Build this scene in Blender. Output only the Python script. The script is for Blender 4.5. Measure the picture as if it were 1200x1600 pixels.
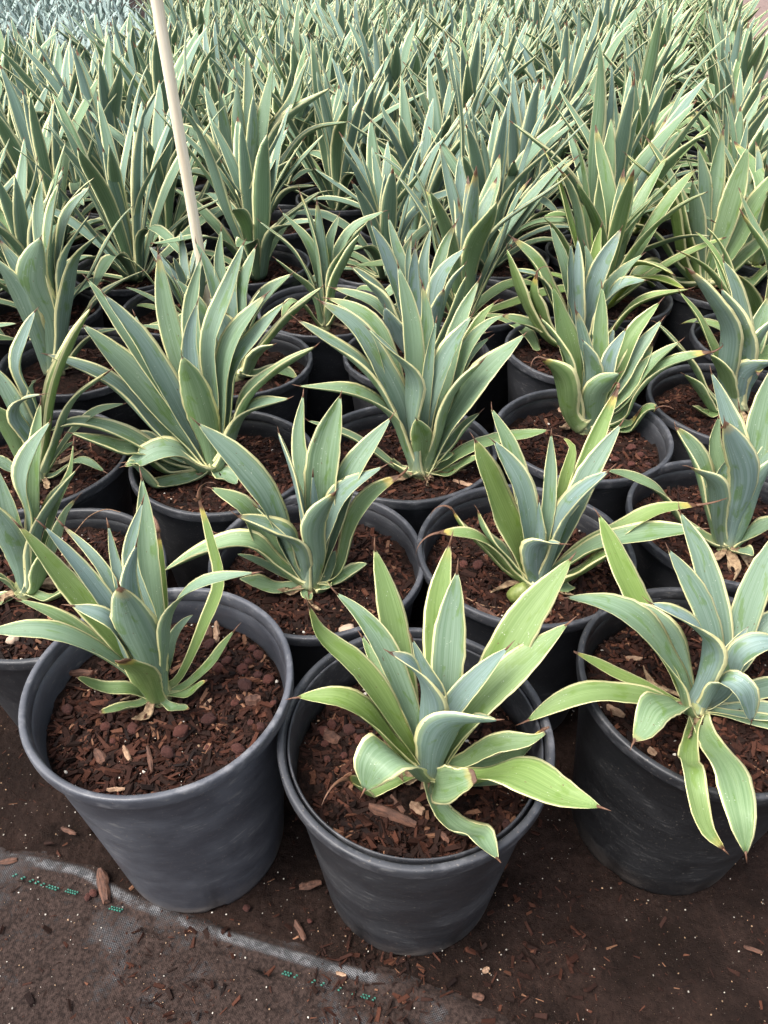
import bpy, bmesh, math, random
import numpy as np
from mathutils import Vector, noise

random.seed(7)
rng = np.random.default_rng(11)
sc = bpy.context.scene
for o in list(bpy.data.objects):
    bpy.data.objects.remove(o)
COL = sc.collection

# ------------------------------------------------------------------ camera
U = 0.18                    # rim radius of a standard pot in metres
HP = 2.02                   # pot height in rim radii
PITCH = math.radians(38.6)
FPX = 1150.0                # focal length in pixels of the 1200 x 1600 photograph
CAMZ = (HP + 4.53) * U
cam_d = bpy.data.cameras.new('camera')
cam = bpy.data.objects.new('camera', cam_d)
COL.objects.link(cam)
cam.location = (0, 0, CAMZ)
cam.rotation_euler = (math.pi / 2 - PITCH, 0, 0)
cam_d.sensor_fit = 'VERTICAL'
cam_d.sensor_height = 32.0
cam_d.lens = FPX / 1600.0 * 32.0
cam_d.clip_start = 0.02
cam_d.clip_end = 300
sc.camera = cam

# ------------------------------------------------------------------ light
SUN_EL, SUN_AZ = 62.0, 250.0      # azimuth: compass bearing from +Y clockwise
w = bpy.data.worlds.new('World')
sc.world = w
w.use_nodes = True
nt = w.node_tree
nt.nodes.clear()
out = nt.nodes.new('ShaderNodeOutputWorld')
bg = nt.nodes.new('ShaderNodeBackground')
sky = nt.nodes.new('ShaderNodeTexSky')
hs = nt.nodes.new('ShaderNodeHueSaturation')
sky.sky_type = 'NISHITA'
sky.sun_disc = False
sky.sun_elevation = math.radians(SUN_EL)
sky.sun_rotation = math.radians(SUN_AZ)
sky.air_density = 1.4
sky.dust_density = 5.0
sky.ozone_density = 1.0
hs.inputs['Saturation'].default_value = 0.45
bg.inputs['Strength'].default_value = 0.13
nt.links.new(sky.outputs['Color'], hs.inputs['Color'])
nt.links.new(hs.outputs['Color'], bg.inputs['Color'])
nt.links.new(bg.outputs['Background'], out.inputs['Surface'])
sun_d = bpy.data.lights.new('sun', 'SUN')
sun_d.energy = 1.3
sun_d.angle = math.radians(28)
sun_d.color = (1.0, 0.96, 0.90)
sun = bpy.data.objects.new('sun', sun_d)
COL.objects.link(sun)
a_, e_ = math.radians(SUN_AZ), math.radians(SUN_EL)
to_sun = Vector((math.sin(a_) * math.cos(e_), math.cos(a_) * math.cos(e_), math.sin(e_)))
sun.rotation_euler = to_sun.to_track_quat('Z', 'Y').to_euler()
sun.location = to_sun * 20
sc.view_settings.view_transform = 'Standard'
sc.view_settings.look = 'None'
sc.view_settings.gamma = 1.0
sc.view_settings.exposure = 1.6
sc.cycles.max_bounces = 5
sc.cycles.diffuse_bounces = 2
sc.cycles.glossy_bounces = 2
sc.cycles.transmission_bounces = 2

# ------------------------------------------------------------------ pixel helpers
CP, SP = math.cos(PITCH), math.sin(PITCH)


def ray(px, py):
    a = (px - 600.0) / FPX
    b = (800.0 - py) / FPX
    return Vector((a, CP + b * SP, -SP + b * CP))


def at_z(px, py, z):
    d = ray(px, py)
    t = (z - CAMZ) / d.z
    return Vector((0, 0, CAMZ)) + d * t


def at_y(px, py, y):
    d = ray(px, py)
    return Vector((0, 0, CAMZ)) + d * (y / d.y)


def depth_of(p):
    return p.y * CP - (p.z - CAMZ) * SP


def project(p):
    dz = depth_of(p)
    b = (p.y * SP + (p.z - CAMZ) * CP) / dz
    return 600 + FPX * p.x / dz, 800 - FPX * b


# ------------------------------------------------------------------ materials
class NT:
    def __init__(self, name):
        self.m = bpy.data.materials.new(name)
        self.m.use_nodes = True
        self.t = self.m.node_tree
        self.b = self.t.nodes['Principled BSDF']
        self.out = self.t.nodes['Material Output']

    def n(self, kind, **kw):
        nd = self.t.nodes.new(kind)
        for k, v in kw.items():
            setattr(nd, k, v)
        return nd

    def l(self, a, b):
        self.t.links.new(a, b)

    def math(self, op, a, b=None, c=None, clamp=False):
        nd = self.n('ShaderNodeMath', operation=op)
        nd.use_clamp = clamp
        for i, v in enumerate((a, b, c)):
            if v is None:
                continue
            if isinstance(v, (int, float)):
                nd.inputs[i].default_value = v
            else:
                self.l(v, nd.inputs[i])
        return nd.outputs[0]

    def step(self, v, lo, hi, to0=0.0, to1=1.0):
        nd = self.n('ShaderNodeMapRange', interpolation_type='SMOOTHSTEP')
        self.l(v, nd.inputs['Value'])
        for k, x in (('From Min', lo), ('From Max', hi), ('To Min', to0), ('To Max', to1)):
            if isinstance(x, (int, float)):
                nd.inputs[k].default_value = x
            else:
                self.l(x, nd.inputs[k])
        return nd.outputs['Result']

    def mix(self, f, a, b, mode='MIX'):
        nd = self.n('ShaderNodeMix', data_type='RGBA', blend_type=mode)
        for k, v in ((0, f), (6, a), (7, b)):
            if isinstance(v, (int, float)):
                nd.inputs[k].default_value = v
            elif isinstance(v, tuple):
                nd.inputs[k].default_value = (*v, 1)
            else:
                self.l(v, nd.inputs[k])
        return nd.outputs[2]

    def noise(self, vec, scale, detail=3, rough=0.55, dist=0.0):
        nd = self.n('ShaderNodeTexNoise')
        nd.inputs['Scale'].default_value = scale
        nd.inputs['Detail'].default_value = detail
        nd.inputs['Roughness'].default_value = rough
        nd.inputs['Distortion'].default_value = dist
        if vec is not None:
            self.l(vec, nd.inputs['Vector'])
        return nd.outputs['Fac']

    def mapping(self, vec, scale=(1, 1, 1), loc=None):
        nd = self.n('ShaderNodeMapping')
        nd.inputs['Scale'].default_value = scale
        self.l(vec, nd.inputs['Vector'])
        if loc is not None:
            self.l(loc, nd.inputs['Location'])
        return nd.outputs[0]

    def bump(self, h, strength=0.3, dist=0.002, normal=None):
        nd = self.n('ShaderNodeBump')
        nd.inputs['Strength'].default_value = strength
        nd.inputs['Distance'].default_value = dist
        self.l(h, nd.inputs['Height'])
        if normal is not None:
            self.l(normal, nd.inputs['Normal'])
        return nd.outputs[0]


def leaf_material(name, blue, green, margin, mw=0.155, far=False):
    g = NT(name)
    uv = g.n('ShaderNodeUVMap')
    sep = g.n('ShaderNodeSeparateXYZ')
    g.l(uv.outputs[0], sep.inputs[0])
    oi = g.n('ShaderNodeObjectInfo')
    sc_ = g.n('ShaderNodeSeparateColor')
    g.l(oi.outputs['Color'], sc_.inputs[0])
    rnd = oi.outputs['Random']
    u, v = sep.outputs[0], sep.outputs[1]
    loc = g.n('ShaderNodeCombineXYZ')
    g.l(g.math('MULTIPLY', rnd, 37.0), loc.inputs[0])
    g.l(g.math('MULTIPLY', rnd, 91.0), loc.inputs[1])
    L = loc.outputs[0]
    edge = g.math('ABSOLUTE', g.math('MULTIPLY_ADD', u, 2.0, -1.0))
    wob = g.noise(g.mapping(uv.outputs[0], (3, 5, 1), L), 1.0, 2)
    edge_w = g.math('ADD', edge, g.math('MULTIPLY', g.math('SUBTRACT', wob, 0.5), 0.12))
    lim = g.math('ADD', 1.0 - mw - 0.02, g.math('MULTIPLY', rnd, 0.07))
    marg = g.step(edge_w, lim, g.math('ADD', lim, 0.035))
    inner = g.math('MULTIPLY', g.step(edge_w, g.math('SUBTRACT', lim, 0.17), g.math('SUBTRACT', lim, 0.12)), 0.25)
    # body colour with lengthwise streaks, rubbed bloom, yellowing
    streak = g.noise(g.mapping(uv.outputs[0], (26, 1.3, 1), L), 1.0, 3)
    if far:
        body = g.mix(sc_.outputs[0], blue, green)
        body = g.mix(g.step(streak, 0.30, 0.72), g.mix(1.0, body, (0.66, 0.74, 0.60), 'MULTIPLY'), g.mix(0.08, body, (0.50, 0.56, 0.44)))
        body = g.mix(inner, body, g.mix(0.5, green, (0.42, 0.46, 0.24)))
        colr = g.mix(marg, body, margin)
        tl = g.math('SUBTRACT', 0.985, g.math('MULTIPLY', sc_.outputs[2], 0.05))
        colr = g.mix(g.step(v, tl, g.math('ADD', tl, 0.02)), colr, (0.095, 0.045, 0.025))
        g.l(colr, g.b.inputs['Base Color'])
        g.b.inputs['Roughness'].default_value = 0.62
        g.b.inputs['Specular IOR Level'].default_value = 0.2
        return g.m
    streak2 = g.noise(g.mapping(uv.outputs[0], (70, 2.0, 1), L), 1.0, 2)
    rub = g.noise(g.mapping(uv.outputs[0], (2.4, 5, 1), L), 1.0, 4, 0.6, 0.6)
    body = g.mix(sc_.outputs[0], blue, green)
    dark = g.mix(1.0, body, (0.74, 0.80, 0.70), 'MULTIPLY')
    light = g.mix(0.15, body, g.mix(sc_.outputs[0], (0.46, 0.54, 0.52), (0.42, 0.52, 0.14)))
    body = g.mix(g.step(streak, 0.30, 0.72), dark, light)
    body = g.mix(g.math('MULTIPLY', g.step(streak2, 0.5, 0.8), 0.16), body, (0.26, 0.32, 0.20))
    body = g.mix(g.math('MULTIPLY', g.step(rub, 0.55, 0.64), 0.52), body, g.mix(1.0, green, (0.62, 0.72, 0.6), 'MULTIPLY'))
    # pale yellow base of the blade
    body = g.mix(g.step(v, 0.16, 0.0, 0.0, 0.55), body, (0.40, 0.42, 0.22))
    body = g.mix(inner, body, g.mix(0.5, green, (0.42, 0.46, 0.24)))
    mcol = g.mix(g.step(wob, 0.35, 0.7), margin, g.mix(0.4, margin, (0.58, 0.53, 0.22)))
    mcol = g.mix(g.math('MULTIPLY', sc_.outputs[1], 0.3), mcol, (0.55, 0.52, 0.16))
    colr = g.mix(marg, body, mcol)
    colr = g.mix(g.math('MULTIPLY', sc_.outputs[1], 0.35), colr, (0.42, 0.42, 0.08))
    # specks of dust and water marks
    sp = g.n('ShaderNodeTexVoronoi')
    sp.inputs['Scale'].default_value = 1.0
    g.l(g.mapping(uv.outputs[0], (11, 46, 1), L), sp.inputs['Vector'])
    spm = g.math('MULTIPLY', g.step(sp.outputs['Distance'], 0.17, 0.09), g.step(g.noise(g.mapping(uv.outputs[0], (3, 7, 1), L), 1.0, 1), 0.5, 0.62))
    colr = g.mix(g.math('MULTIPLY', spm, 0.55), colr, (0.62, 0.62, 0.52))
    bs = g.noise(g.mapping(uv.outputs[0], (9, 30, 1), L), 1.0, 2, 0.5)
    colr = g.mix(g.math('MULTIPLY', g.step(bs, 0.71, 0.75), 0.75), colr, (0.10, 0.05, 0.025))
    # brown dry tip
    tl = g.math('SUBTRACT', 0.985, g.math('MULTIPLY', sc_.outputs[2], 0.07))
    tipn = g.math('ADD', v, g.math('MULTIPLY', g.math('SUBTRACT', g.noise(g.mapping(uv.outputs[0], (4, 26, 1), L), 1.0, 3), 0.5), 0.07))
    tip = g.step(tipn, tl, g.math('ADD', tl, 0.02))
    ylw = g.math('MULTIPLY', g.step(tipn, g.math('SUBTRACT', tl, 0.06), tl), g.math('MULTIPLY', sc_.outputs[2], 0.7))
    colr = g.mix(ylw, colr, (0.50, 0.34, 0.08))
    colr = g.mix(tip, colr, (0.095, 0.045, 0.025))
    g.l(colr, g.b.inputs['Base Color'])
    g.l(g.step(rub, 0.4, 0.7, 0.52, 0.36), g.b.inputs['Roughness'])
    g.b.inputs['Specular IOR Level'].default_value = 0.42
    hgt = g.math('ADD', g.math('MULTIPLY', streak2, 0.6), g.math('MULTIPLY', g.noise(g.mapping(uv.outputs[0], (5, 12, 1), L), 1.0, 3), 0.9))
    g.l(g.bump(hgt, 0.35, 0.0022), g.b.inputs['Normal'])
    # a little light comes through the blade
    tr = g.n('ShaderNodeBsdfTranslucent')
    g.l(g.mix(0.5, colr, (0.42, 0.52, 0.10)), tr.inputs['Color'])
    mx = g.n('ShaderNodeMixShader')
    mx.inputs[0].default_value = 0.13
    g.l(g.b.outputs[0], mx.inputs[1])
    g.l(tr.outputs[0], mx.inputs[2])
    g.l(mx.outputs[0], g.out.inputs['Surface'])
    return g.m


LB_, LG_, LM_ = (0.172, 0.246, 0.242), (0.138, 0.228, 0.024), (0.82, 0.78, 0.42)
M_LEAF = leaf_material('agave_leaf', LB_, LG_, LM_)
M_LEAF_FAR = leaf_material('agave_leaf_distant', (0.160, 0.232, 0.226), (0.140, 0.220, 0.060), (0.74, 0.71, 0.40), 0.20, True)
M_SILVER = leaf_material('silver_leaf', (0.30, 0.37, 0.39), (0.26, 0.33, 0.30), (0.42, 0.48, 0.46), 0.08, True)


def spine_material():
    g = NT('spine_brown')
    tc = g.n('ShaderNodeTexCoord')
    f = g.noise(tc.outputs['Object'], 160, 3)
    g.l(g.mix(f, (0.035, 0.014, 0.009), (0.20, 0.095, 0.05)), g.b.inputs['Base Color'])
    g.b.inputs['Roughness'].default_value = 0.65
    return g.m


M_SPINE = spine_material()


def stem_material():
    g = NT('stem_pale_green')
    tc = g.n('ShaderNodeTexCoord')
    f = g.noise(tc.outputs['Object'], 60, 3)
    g.l(g.mix(f, (0.17, 0.21, 0.09), (0.34, 0.34, 0.16)), g.b.inputs['Base Color'])
    g.b.inputs['Roughness'].default_value = 0.5
    return g.m


M_STEM = stem_material()


def plastic_material(name, rim):
    g = NT(name)
    tc = g.n('ShaderNodeTexCoord')
    oi = g.n('ShaderNodeObjectInfo')
    sc_ = g.n('ShaderNodeSeparateColor')
    g.l(oi.outputs['Color'], sc_.inputs[0])
    loc = g.n('ShaderNodeCombineXYZ')
    g.l(g.math('MULTIPLY', oi.outputs['Random'], 17.0), loc.inputs[0])
    g.l(g.math('MULTIPLY', oi.outputs['Random'], 29.0), loc.inputs[2])
    P = tc.outputs['Object']
    age = sc_.outputs[0]
    dust = g.noise(g.mapping(P, (9, 9, 14), loc.outputs[0]), 1.0, 5, 0.62, 0.4)
    fine = g.noise(g.mapping(P, (40, 40, 300), loc.outputs[0]), 1.0, 3, 0.6)
    scr = g.noise(g.mapping(P, (34, 34, 210), loc.outputs[0]), 1.0, 2, 0.5, 0.5)
    scr_m = g.math('MULTIPLY', g.step(scr, 0.58, 0.66), g.step(dust, 0.52, 0.62))
    spk = g.noise(g.mapping(P, (330, 330, 330), loc.outputs[0]), 1.0, 2, 0.5)
    base = g.mix(age, (0.0085, 0.009, 0.0102), (0.046, 0.049, 0.060))
    grey = g.mix(age, (0.022, 0.022, 0.024), (0.115, 0.120, 0.138))
    c = g.mix(g.math('MULTIPLY', g.step(dust, 0.38, 0.72), 0.55), base, grey)
    c = g.mix(g.math('MULTIPLY', g.step(fine, 0.45, 0.75), 0.28), c, grey)
    c = g.mix(g.math('MULTIPLY', scr_m, g.math('MULTIPLY_ADD', age, 0.4, 0.16)), c, (0.20, 0.195, 0.19))
    c = g.mix(g.math('MULTIPLY', g.step(spk, 0.66, 0.72), 0.45), c, (0.22, 0.19, 0.16))
    sep = g.n('ShaderNodeSeparateXYZ')
    g.l(P, sep.inputs[0])
    if rim:
        wear = g.noise(g.mapping(P, (30, 30, 60), loc.outputs[0]), 1.0, 4, 0.65)
        c = g.mix(g.math('MULTIPLY', g.step(wear, 0.5, 0.72), g.math('MULTIPLY_ADD', age, 0.5, 0.18)), c, (0.17, 0.17, 0.18))
    else:
        low = g.math('MULTIPLY', g.step(sep.outputs[2], 0.06, 0.0), g.step(dust, 0.35, 0.7))
        c = g.mix(g.math('MULTIPLY', low, 0.7), c, (0.14, 0.11, 0.09))
    g.l(c, g.b.inputs['Base Color'])
    g.l(g.step(dust, 0.3, 0.7, 0.40, 0.58), g.b.inputs['Roughness'])
    g.b.inputs['Specular IOR Level'].default_value = 0.45
    h = g.math('ADD', g.math('MULTIPLY', scr, 0.18), g.math('MULTIPLY', g.noise(g.mapping(P, (14, 14, 30), loc.outputs[0]), 1.0, 3), 0.8))
    g.l(g.bump(h, 0.22, 0.003), g.b.inputs['Normal'])
    return g.m


M_POT = plastic_material('pot_plastic', False)
M_RIM = plastic_material('pot_rim_plastic', True)


def soil_material():
    g = NT('potting_soil')
    tc = g.n('ShaderNodeTexCoord')
    P = tc.outputs['Object']
    a = g.noise(P, 90, 5, 0.65)
    b = g.noise(P, 420, 3, 0.6)
    c = g.mix(g.step(a, 0.35, 0.7), (0.006, 0.0036, 0.003), (0.024, 0.0125, 0.009))
    c = g.mix(g.math('MULTIPLY', g.step(b, 0.62, 0.75), 0.5), c, (0.075, 0.036, 0.024))
    g.l(c, g.b.inputs['Base Color'])
    g.b.inputs['Roughness'].default_value = 0.9
    h = g.math('ADD', a, g.math('MULTIPLY', b, 0.5))
    g.l(g.bump(h, 0.9, 0.006), g.b.inputs['Normal'])
    return g.m


M_SOIL = soil_material()
M_SOIL.node_tree.nodes['Principled BSDF'].inputs['Specular IOR Level'].default_value = 0.08


def attr_material(name, rough=0.8, grain=True, bump=0.5):
    g = NT(name)
    at = g.n('ShaderNodeAttribute', attribute_name='tint')
    tc = g.n('ShaderNodeTexCoord')
    f = g.noise(tc.outputs['Object'], 300, 4, 0.65)
    c = g.mix(1.0, at.outputs['Color'], g.mix(f, (0.55, 0.52, 0.50), (1.35, 1.32, 1.3)), 'MULTIPLY') if grain else at.outputs['Color']
    g.l(c, g.b.inputs['Base Color'])
    g.b.inputs['Roughness'].default_value = rough
    g.l(g.bump(f, bump, 0.0015), g.b.inputs['Normal'])
    return g.m


M_CHIP = attr_material('bark_chips')
M_CHIP.node_tree.nodes['Principled BSDF'].inputs['Specular IOR Level'].default_value = 0.15
M_PERL = attr_material('perlite_grains', 0.85, True, 0.3)


def rock_material():
    g = NT('lava_rock')
    tc = g.n('ShaderNodeTexCoord')
    oi = g.n('ShaderNodeObjectInfo')
    P = tc.outputs['Object']
    f = g.noise(P, 190, 4, 0.65)
    vo = g.n('ShaderNodeTexVoronoi')
    vo.inputs['Scale'].default_value = 420
    g.l(P, vo.inputs['Vector'])
    c = g.mix(oi.outputs['Random'], (0.085, 0.025, 0.018), (0.175, 0.050, 0.032))
    c = g.mix(g.step(f, 0.35, 0.7), g.mix(1.0, c, (0.5, 0.45, 0.45), 'MULTIPLY'), c)
    g.l(c, g.b.inputs['Base Color'])
    g.b.inputs['Roughness'].default_value = 0.9
    g.l(g.bump(g.math('ADD', vo.outputs['Distance'], f), 0.8, 0.0025), g.b.inputs['Normal'])
    return g.m


M_ROCK = rock_material()


def plain_noise_material(name, c0, c1, scale, rough=0.8, bump=0.4, dist=0.002, stretch=(1, 1, 1)):
    g = NT(name)
    tc = g.n('ShaderNodeTexCoord')
    f = g.noise(g.mapping(tc.outputs['Object'], stretch), scale, 4, 0.6)
    g.l(g.mix(g.step(f, 0.3, 0.7), c0, c1), g.b.inputs['Base Color'])
    g.b.inputs['Roughness'].default_value = rough
    g.l(g.bump(f, bump, dist), g.b.inputs['Normal'])
    return g.m


M_STONE = plain_noise_material('pale_stone', (0.30, 0.20, 0.14), (0.52, 0.40, 0.30), 90)
M_WOOD = plain_noise_material('stake_wood', (0.62, 0.51, 0.37), (0.84, 0.75, 0.60), 60, 0.6, 0.25, 0.001, (1, 1, 0.06))
M_BARK = plain_noise_material('brown_bark', (0.045, 0.020, 0.013), (0.125, 0.056, 0.034), 220, 0.85, 0.8, 0.003, (0.25, 1, 1))
M_TAN = plain_noise_material('tan_wood_chip', (0.18, 0.10, 0.06), (0.36, 0.235, 0.15), 220, 0.8, 0.6, 0.002, (0.25, 1, 1))
M_PATH = plain_noise_material('red_brown_path', (0.11, 0.07, 0.058), (0.19, 0.125, 0.105), 14, 0.9, 0.5, 0.01)
M_TWIG = plain_noise_material('dry_twig', (0.12, 0.06, 0.035), (0.30, 0.18, 0.10), 300)
M_STITCH = plain_noise_material('green_thread', (0.008, 0.07, 0.05), (0.025, 0.19, 0.135), 400, 0.5)


def ground_material():
    g = NT('spilled_soil')
    tc = g.n('ShaderNodeTexCoord')
    P = tc.outputs['Object']
    big = g.noise(P, 5.5, 4, 0.6)
    a = g.noise(P, 130, 5, 0.68)
    b = g.noise(P, 620, 2, 0.6)
    c = g.mix(g.step(big, 0.35, 0.68), (0.010, 0.0060, 0.0048), (0.034, 0.0205, 0.0165))
    c = g.mix(g.step(a, 0.32, 0.72, 0.0, 0.7), c, (0.0085, 0.0056, 0.0047))
    c = g.mix(g.math('MULTIPLY', g.step(b, 0.66, 0.74), 0.6), c, (0.11, 0.075, 0.052))
    g.l(c, g.b.inputs['Base Color'])
    g.b.inputs['Roughness'].default_value = 0.92
    h = g.math('ADD', g.math('MULTIPLY', a, 1.0), g.math('MULTIPLY', b, 0.45))
    g.l(g.bump(h, 0.8, 0.005), g.b.inputs['Normal'])
    return g.m


M_GROUND = ground_material()
M_GROUND.node_tree.nodes['Principled BSDF'].inputs['Specular IOR Level'].default_value = 0.08


FOLD_END = 0.85


def fabric_material():
    g = NT('woven_ground_fabric')
    tc = g.n('ShaderNodeTexCoord')
    uv = g.n('ShaderNodeUVMap')
    sep = g.n('ShaderNodeSeparateXYZ')
    g.l(uv.outputs[0], sep.inputs[0])
    P = tc.outputs['Object']
    sx = g.math('SINE', g.math('MULTIPLY', sep.outputs[0], 2 * math.pi / 0.0042))
    sy = g.math('SINE', g.math('MULTIPLY', sep.outputs[1], 2 * math.pi / 0.0030))
    weave = g.math('MULTIPLY', sx, sy)
    wv = g.step(weave, -0.6, 0.7)
    nz = g.noise(P, 60, 4, 0.6)
    big = g.noise(P, 9, 5, 0.68)
    dn = g.noise(P, 170, 4, 0.65)
    # crest of the fold is rubbed clean; elsewhere soil lies on the weave
    crest = g.math('MULTIPLY', g.step(sep.outputs[1], 0.011, 0.003), g.step(sep.outputs[1], -0.012, -0.003))
    crest = g.math('MULTIPLY', crest, g.step(sep.outputs[0], FOLD_END, FOLD_END - 0.05))
    cl = g.math('MULTIPLY', crest, g.step(big, 0.42, 0.52, 0.05, 1.0))
    cloth = g.mix(wv, (0.020, 0.021, 0.023), (0.125, 0.128, 0.135))
    cloth = g.mix(g.math('MULTIPLY', g.math('MULTIPLY', g.step(nz, 0.44, 0.56), g.math('MULTIPLY_ADD', wv, 0.9, 0.1)), cl), cloth, (0.27, 0.27, 0.28))
    soil = g.mix(g.step(dn, 0.32, 0.7), (0.012, 0.0078, 0.0066), (0.044, 0.029, 0.0245))
    sm = g.math('ADD', g.step(big, 0.30, 0.56, 0.42, 1.2), g.math('MULTIPLY', g.math('SUBTRACT', dn, 0.5), 1.1))
    sm = g.math('MULTIPLY', sm, g.math('SUBTRACT', 1.0, g.math('MULTIPLY', cl, 0.85)), clamp=True)
    g.l(g.mix(sm, cloth, soil), g.b.inputs['Base Color'])
    g.l(g.step(sm, 0.2, 0.8, 0.45, 0.95), g.b.inputs['Roughness'])
    h = g.math('ADD', g.math('MULTIPLY', weave, g.step(sm, 0.9, 0.3, 0.08, 0.4)), g.math('MULTIPLY', dn, 1.2))
    g.l(g.bump(h, 0.7, 0.003), g.b.inputs['Normal'])
    return g.m


M_FABRIC = fabric_material()
M_FABRIC.node_tree.nodes['Principled BSDF'].inputs['Specular IOR Level'].default_value = 0.15

# ------------------------------------------------------------------ mesh helpers


def mk(name, verts, faces, mat, parent=None, smooth=True, uvs=None, tint=None):
    me = bpy.data.meshes.new(name)
    me.from_pydata([tuple(v) for v in verts], [], faces)
    if mat:
        me.materials.append(mat)
    if uvs is not None:
        lay = me.uv_layers.new(name='UVMap')
        vi = np.empty(len(me.loops), dtype=np.int32)
        me.loops.foreach_get('vertex_index', vi)
        lay.data.foreach_set('uv', np.asarray(uvs, dtype=np.float32)[vi].ravel())
    if tint is not None:
        at = me.attributes.new('tint', 'FLOAT_COLOR', 'POINT')
        at.data.foreach_set('color', np.asarray(tint, dtype=np.float32).ravel())
    if smooth:
        me.polygons.foreach_set('use_smooth', [True] * len(me.polygons))
    me.update()
    return put(name, me, parent)


def put(name, me, parent=None):
    o = bpy.data.objects.new(name, me)
    COL.objects.link(o)
    if parent is not None:
        o.parent = parent
    return o


def tag(o, label=None, cat=None, group=None, kind=None):
    if label:
        o['label'] = label
    if cat:
        o['category'] = cat
    if group:
        o['group'] = group
    if kind:
        o['kind'] = kind
    return o


def lathe(profile, seg=56, closed=False, zfun=None):
    vs, fs = [], []
    n = len(profile)
    for k in range(seg):
        a = 2 * math.pi * k / seg
        for i, (r, z) in enumerate(profile):
            zz = zfun(i, a, z) if zfun else z
            vs.append((r * math.cos(a), r * math.sin(a), zz))
    m = n if closed else n - 1
    for k in range(seg):
        k2 = (k + 1) % seg
        for i in range(m):
            j = (i + 1) % n
            fs.append((k * n + i, k2 * n + i, k2 * n + j, k * n + j))
    return vs, fs


def zstretch(z):               # profiles are drawn for a height of 1.9 rim radii
    return z + (HP - 1.9) * min(1.0, z / 1.2)


def sc_prof(p):
    return [(r * U, zstretch(z) * U) for r, z in p]


# shared pot meshes -----------------------------------------------------------
def pot_wall_mesh(seg):
    prof = [(0.0, 0.07), (0.70, 0.07), (0.712, 0.0), (0.735, 0.0), (0.745, 0.05), (0.80, 0.55), (0.86, 1.05), (0.915, 1.50),
            (0.944, 1.72), (0.958, 1.76), (0.962, 1.82), (0.942, 1.82), (0.932, 1.74), (0.918, 1.685), (0.924, 1.670),
            (0.902, 1.58), (0.908, 1.565), (0.80, 0.85), (0.715, 0.12), (0.0, 0.12)]

    def zf(i, a, z):
        if i in (2, 3):
            f = (a / (2 * math.pi) * 6) % 1.0
            return z if f < 0.8 else z + 0.05 * U
        return z
    vs, fs = lathe(sc_prof(prof), seg, False, zf)
    me = bpy.data.meshes.new('pot')
    me.from_pydata(vs, [], fs)
    me.materials.append(M_POT)
    me.polygons.foreach_set('use_smooth', [True] * len(me.polygons))
    return me


def rim_mesh(seg, sd):
    prof = [(0.966, 1.795), (0.990, 1.795), (0.998, 1.802), (1.0, 1.81), (1.002, 1.872), (1.000, 1.889), (0.994, 1.898), (0.984, 1.90),
            (0.966, 1.8995), (0.955, 1.895), (0.948, 1.884), (0.942, 1.85), (0.934, 1.81), (0.9405, 1.80), (0.9405, 1.826), (0.964, 1.826)]

    def zf(i, a, z):
        return z + 0.006 * U * (math.sin(3 * a + sd) + 0.6 * math.sin(7 * a + 2 * sd))
    vs, fs = lathe(sc_prof(prof), seg, True, zf)
    out = []
    for x, y, z in vs:
        a = math.atan2(y, x)
        k = 1 + 0.006 * math.sin(2 * a + sd) + 0.002 * math.sin(5 * a + sd * 3)
        out.append((x * k, y * k, z))
    me = bpy.data.meshes.new('rim')
    me.from_pydata(out, [], fs)
    me.materials.append(M_RIM)
    me.polygons.foreach_set('use_smooth', [True] * len(me.polygons))
    return me


POT_HI, POT_LO = pot_wall_mesh(96), pot_wall_mesh(30)
RIMS_HI = [rim_mesh(96, s) for s in (0.3, 1.7, 3.1)]
RIM_LO = rim_mesh(30, 0.9)


def wall_inner_radius(z):      # z in rim radii
    pts = [(0.12, 0.715), (0.85, 0.80), (1.565, 0.905), (1.66, 0.92), (1.9, 0.94)]
    return float(np.interp(z, [zstretch(p[0]) for p in pts], [p[1] for p in pts]))


def soil_mesh(rad, rings, seg, sd):
    vs, fs = [(0, 0, 0.012 * U)], []
    for i in range(1, rings + 1):
        r = rad * i / rings
        for k in range(seg):
            a = 2 * math.pi * k / seg
            x, y = r * math.cos(a), r * math.sin(a)
            h = 0.055 * noise.noise(Vector((x * 9 + sd, y * 9, 0))) + 0.035 * noise.noise(Vector((x * 30, y * 30 + sd, 0))) + 0.03 * noise.noise(Vector((x * 80, y * 80 + sd, 3)))
            vs.append((x, y, h * U * 1.2))
    for k in range(seg):
        fs.append((0, 1 + k, 1 + (k + 1) % seg))
    for i in range(rings - 1):
        b0, b1 = 1 + i * seg, 1 + (i + 1) * seg
        for k in range(seg):
            k2 = (k + 1) % seg
            fs.append((b0 + k, b1 + k, b1 + k2, b0 + k2))
    me = bpy.data.meshes.new('soil')
    me.from_pydata(vs, [], fs)
    me.materials.append(M_SOIL)
    me.polygons.foreach_set('use_smooth', [True] * len(me.polygons))
    return me


CHIP_COLS = np.array([(0.020, 0.011, 0.008), (0.030, 0.015, 0.011), (0.042, 0.019, 0.013), (0.062, 0.028, 0.018), (0.013, 0.008, 0.007),
                      (0.085, 0.038, 0.024), (0.13, 0.066, 0.041), (0.24, 0.15, 0.095)])
CHIP_P = np.array([0.21, 0.23, 0.2, 0.13, 0.09, 0.07, 0.045, 0.025])


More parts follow.
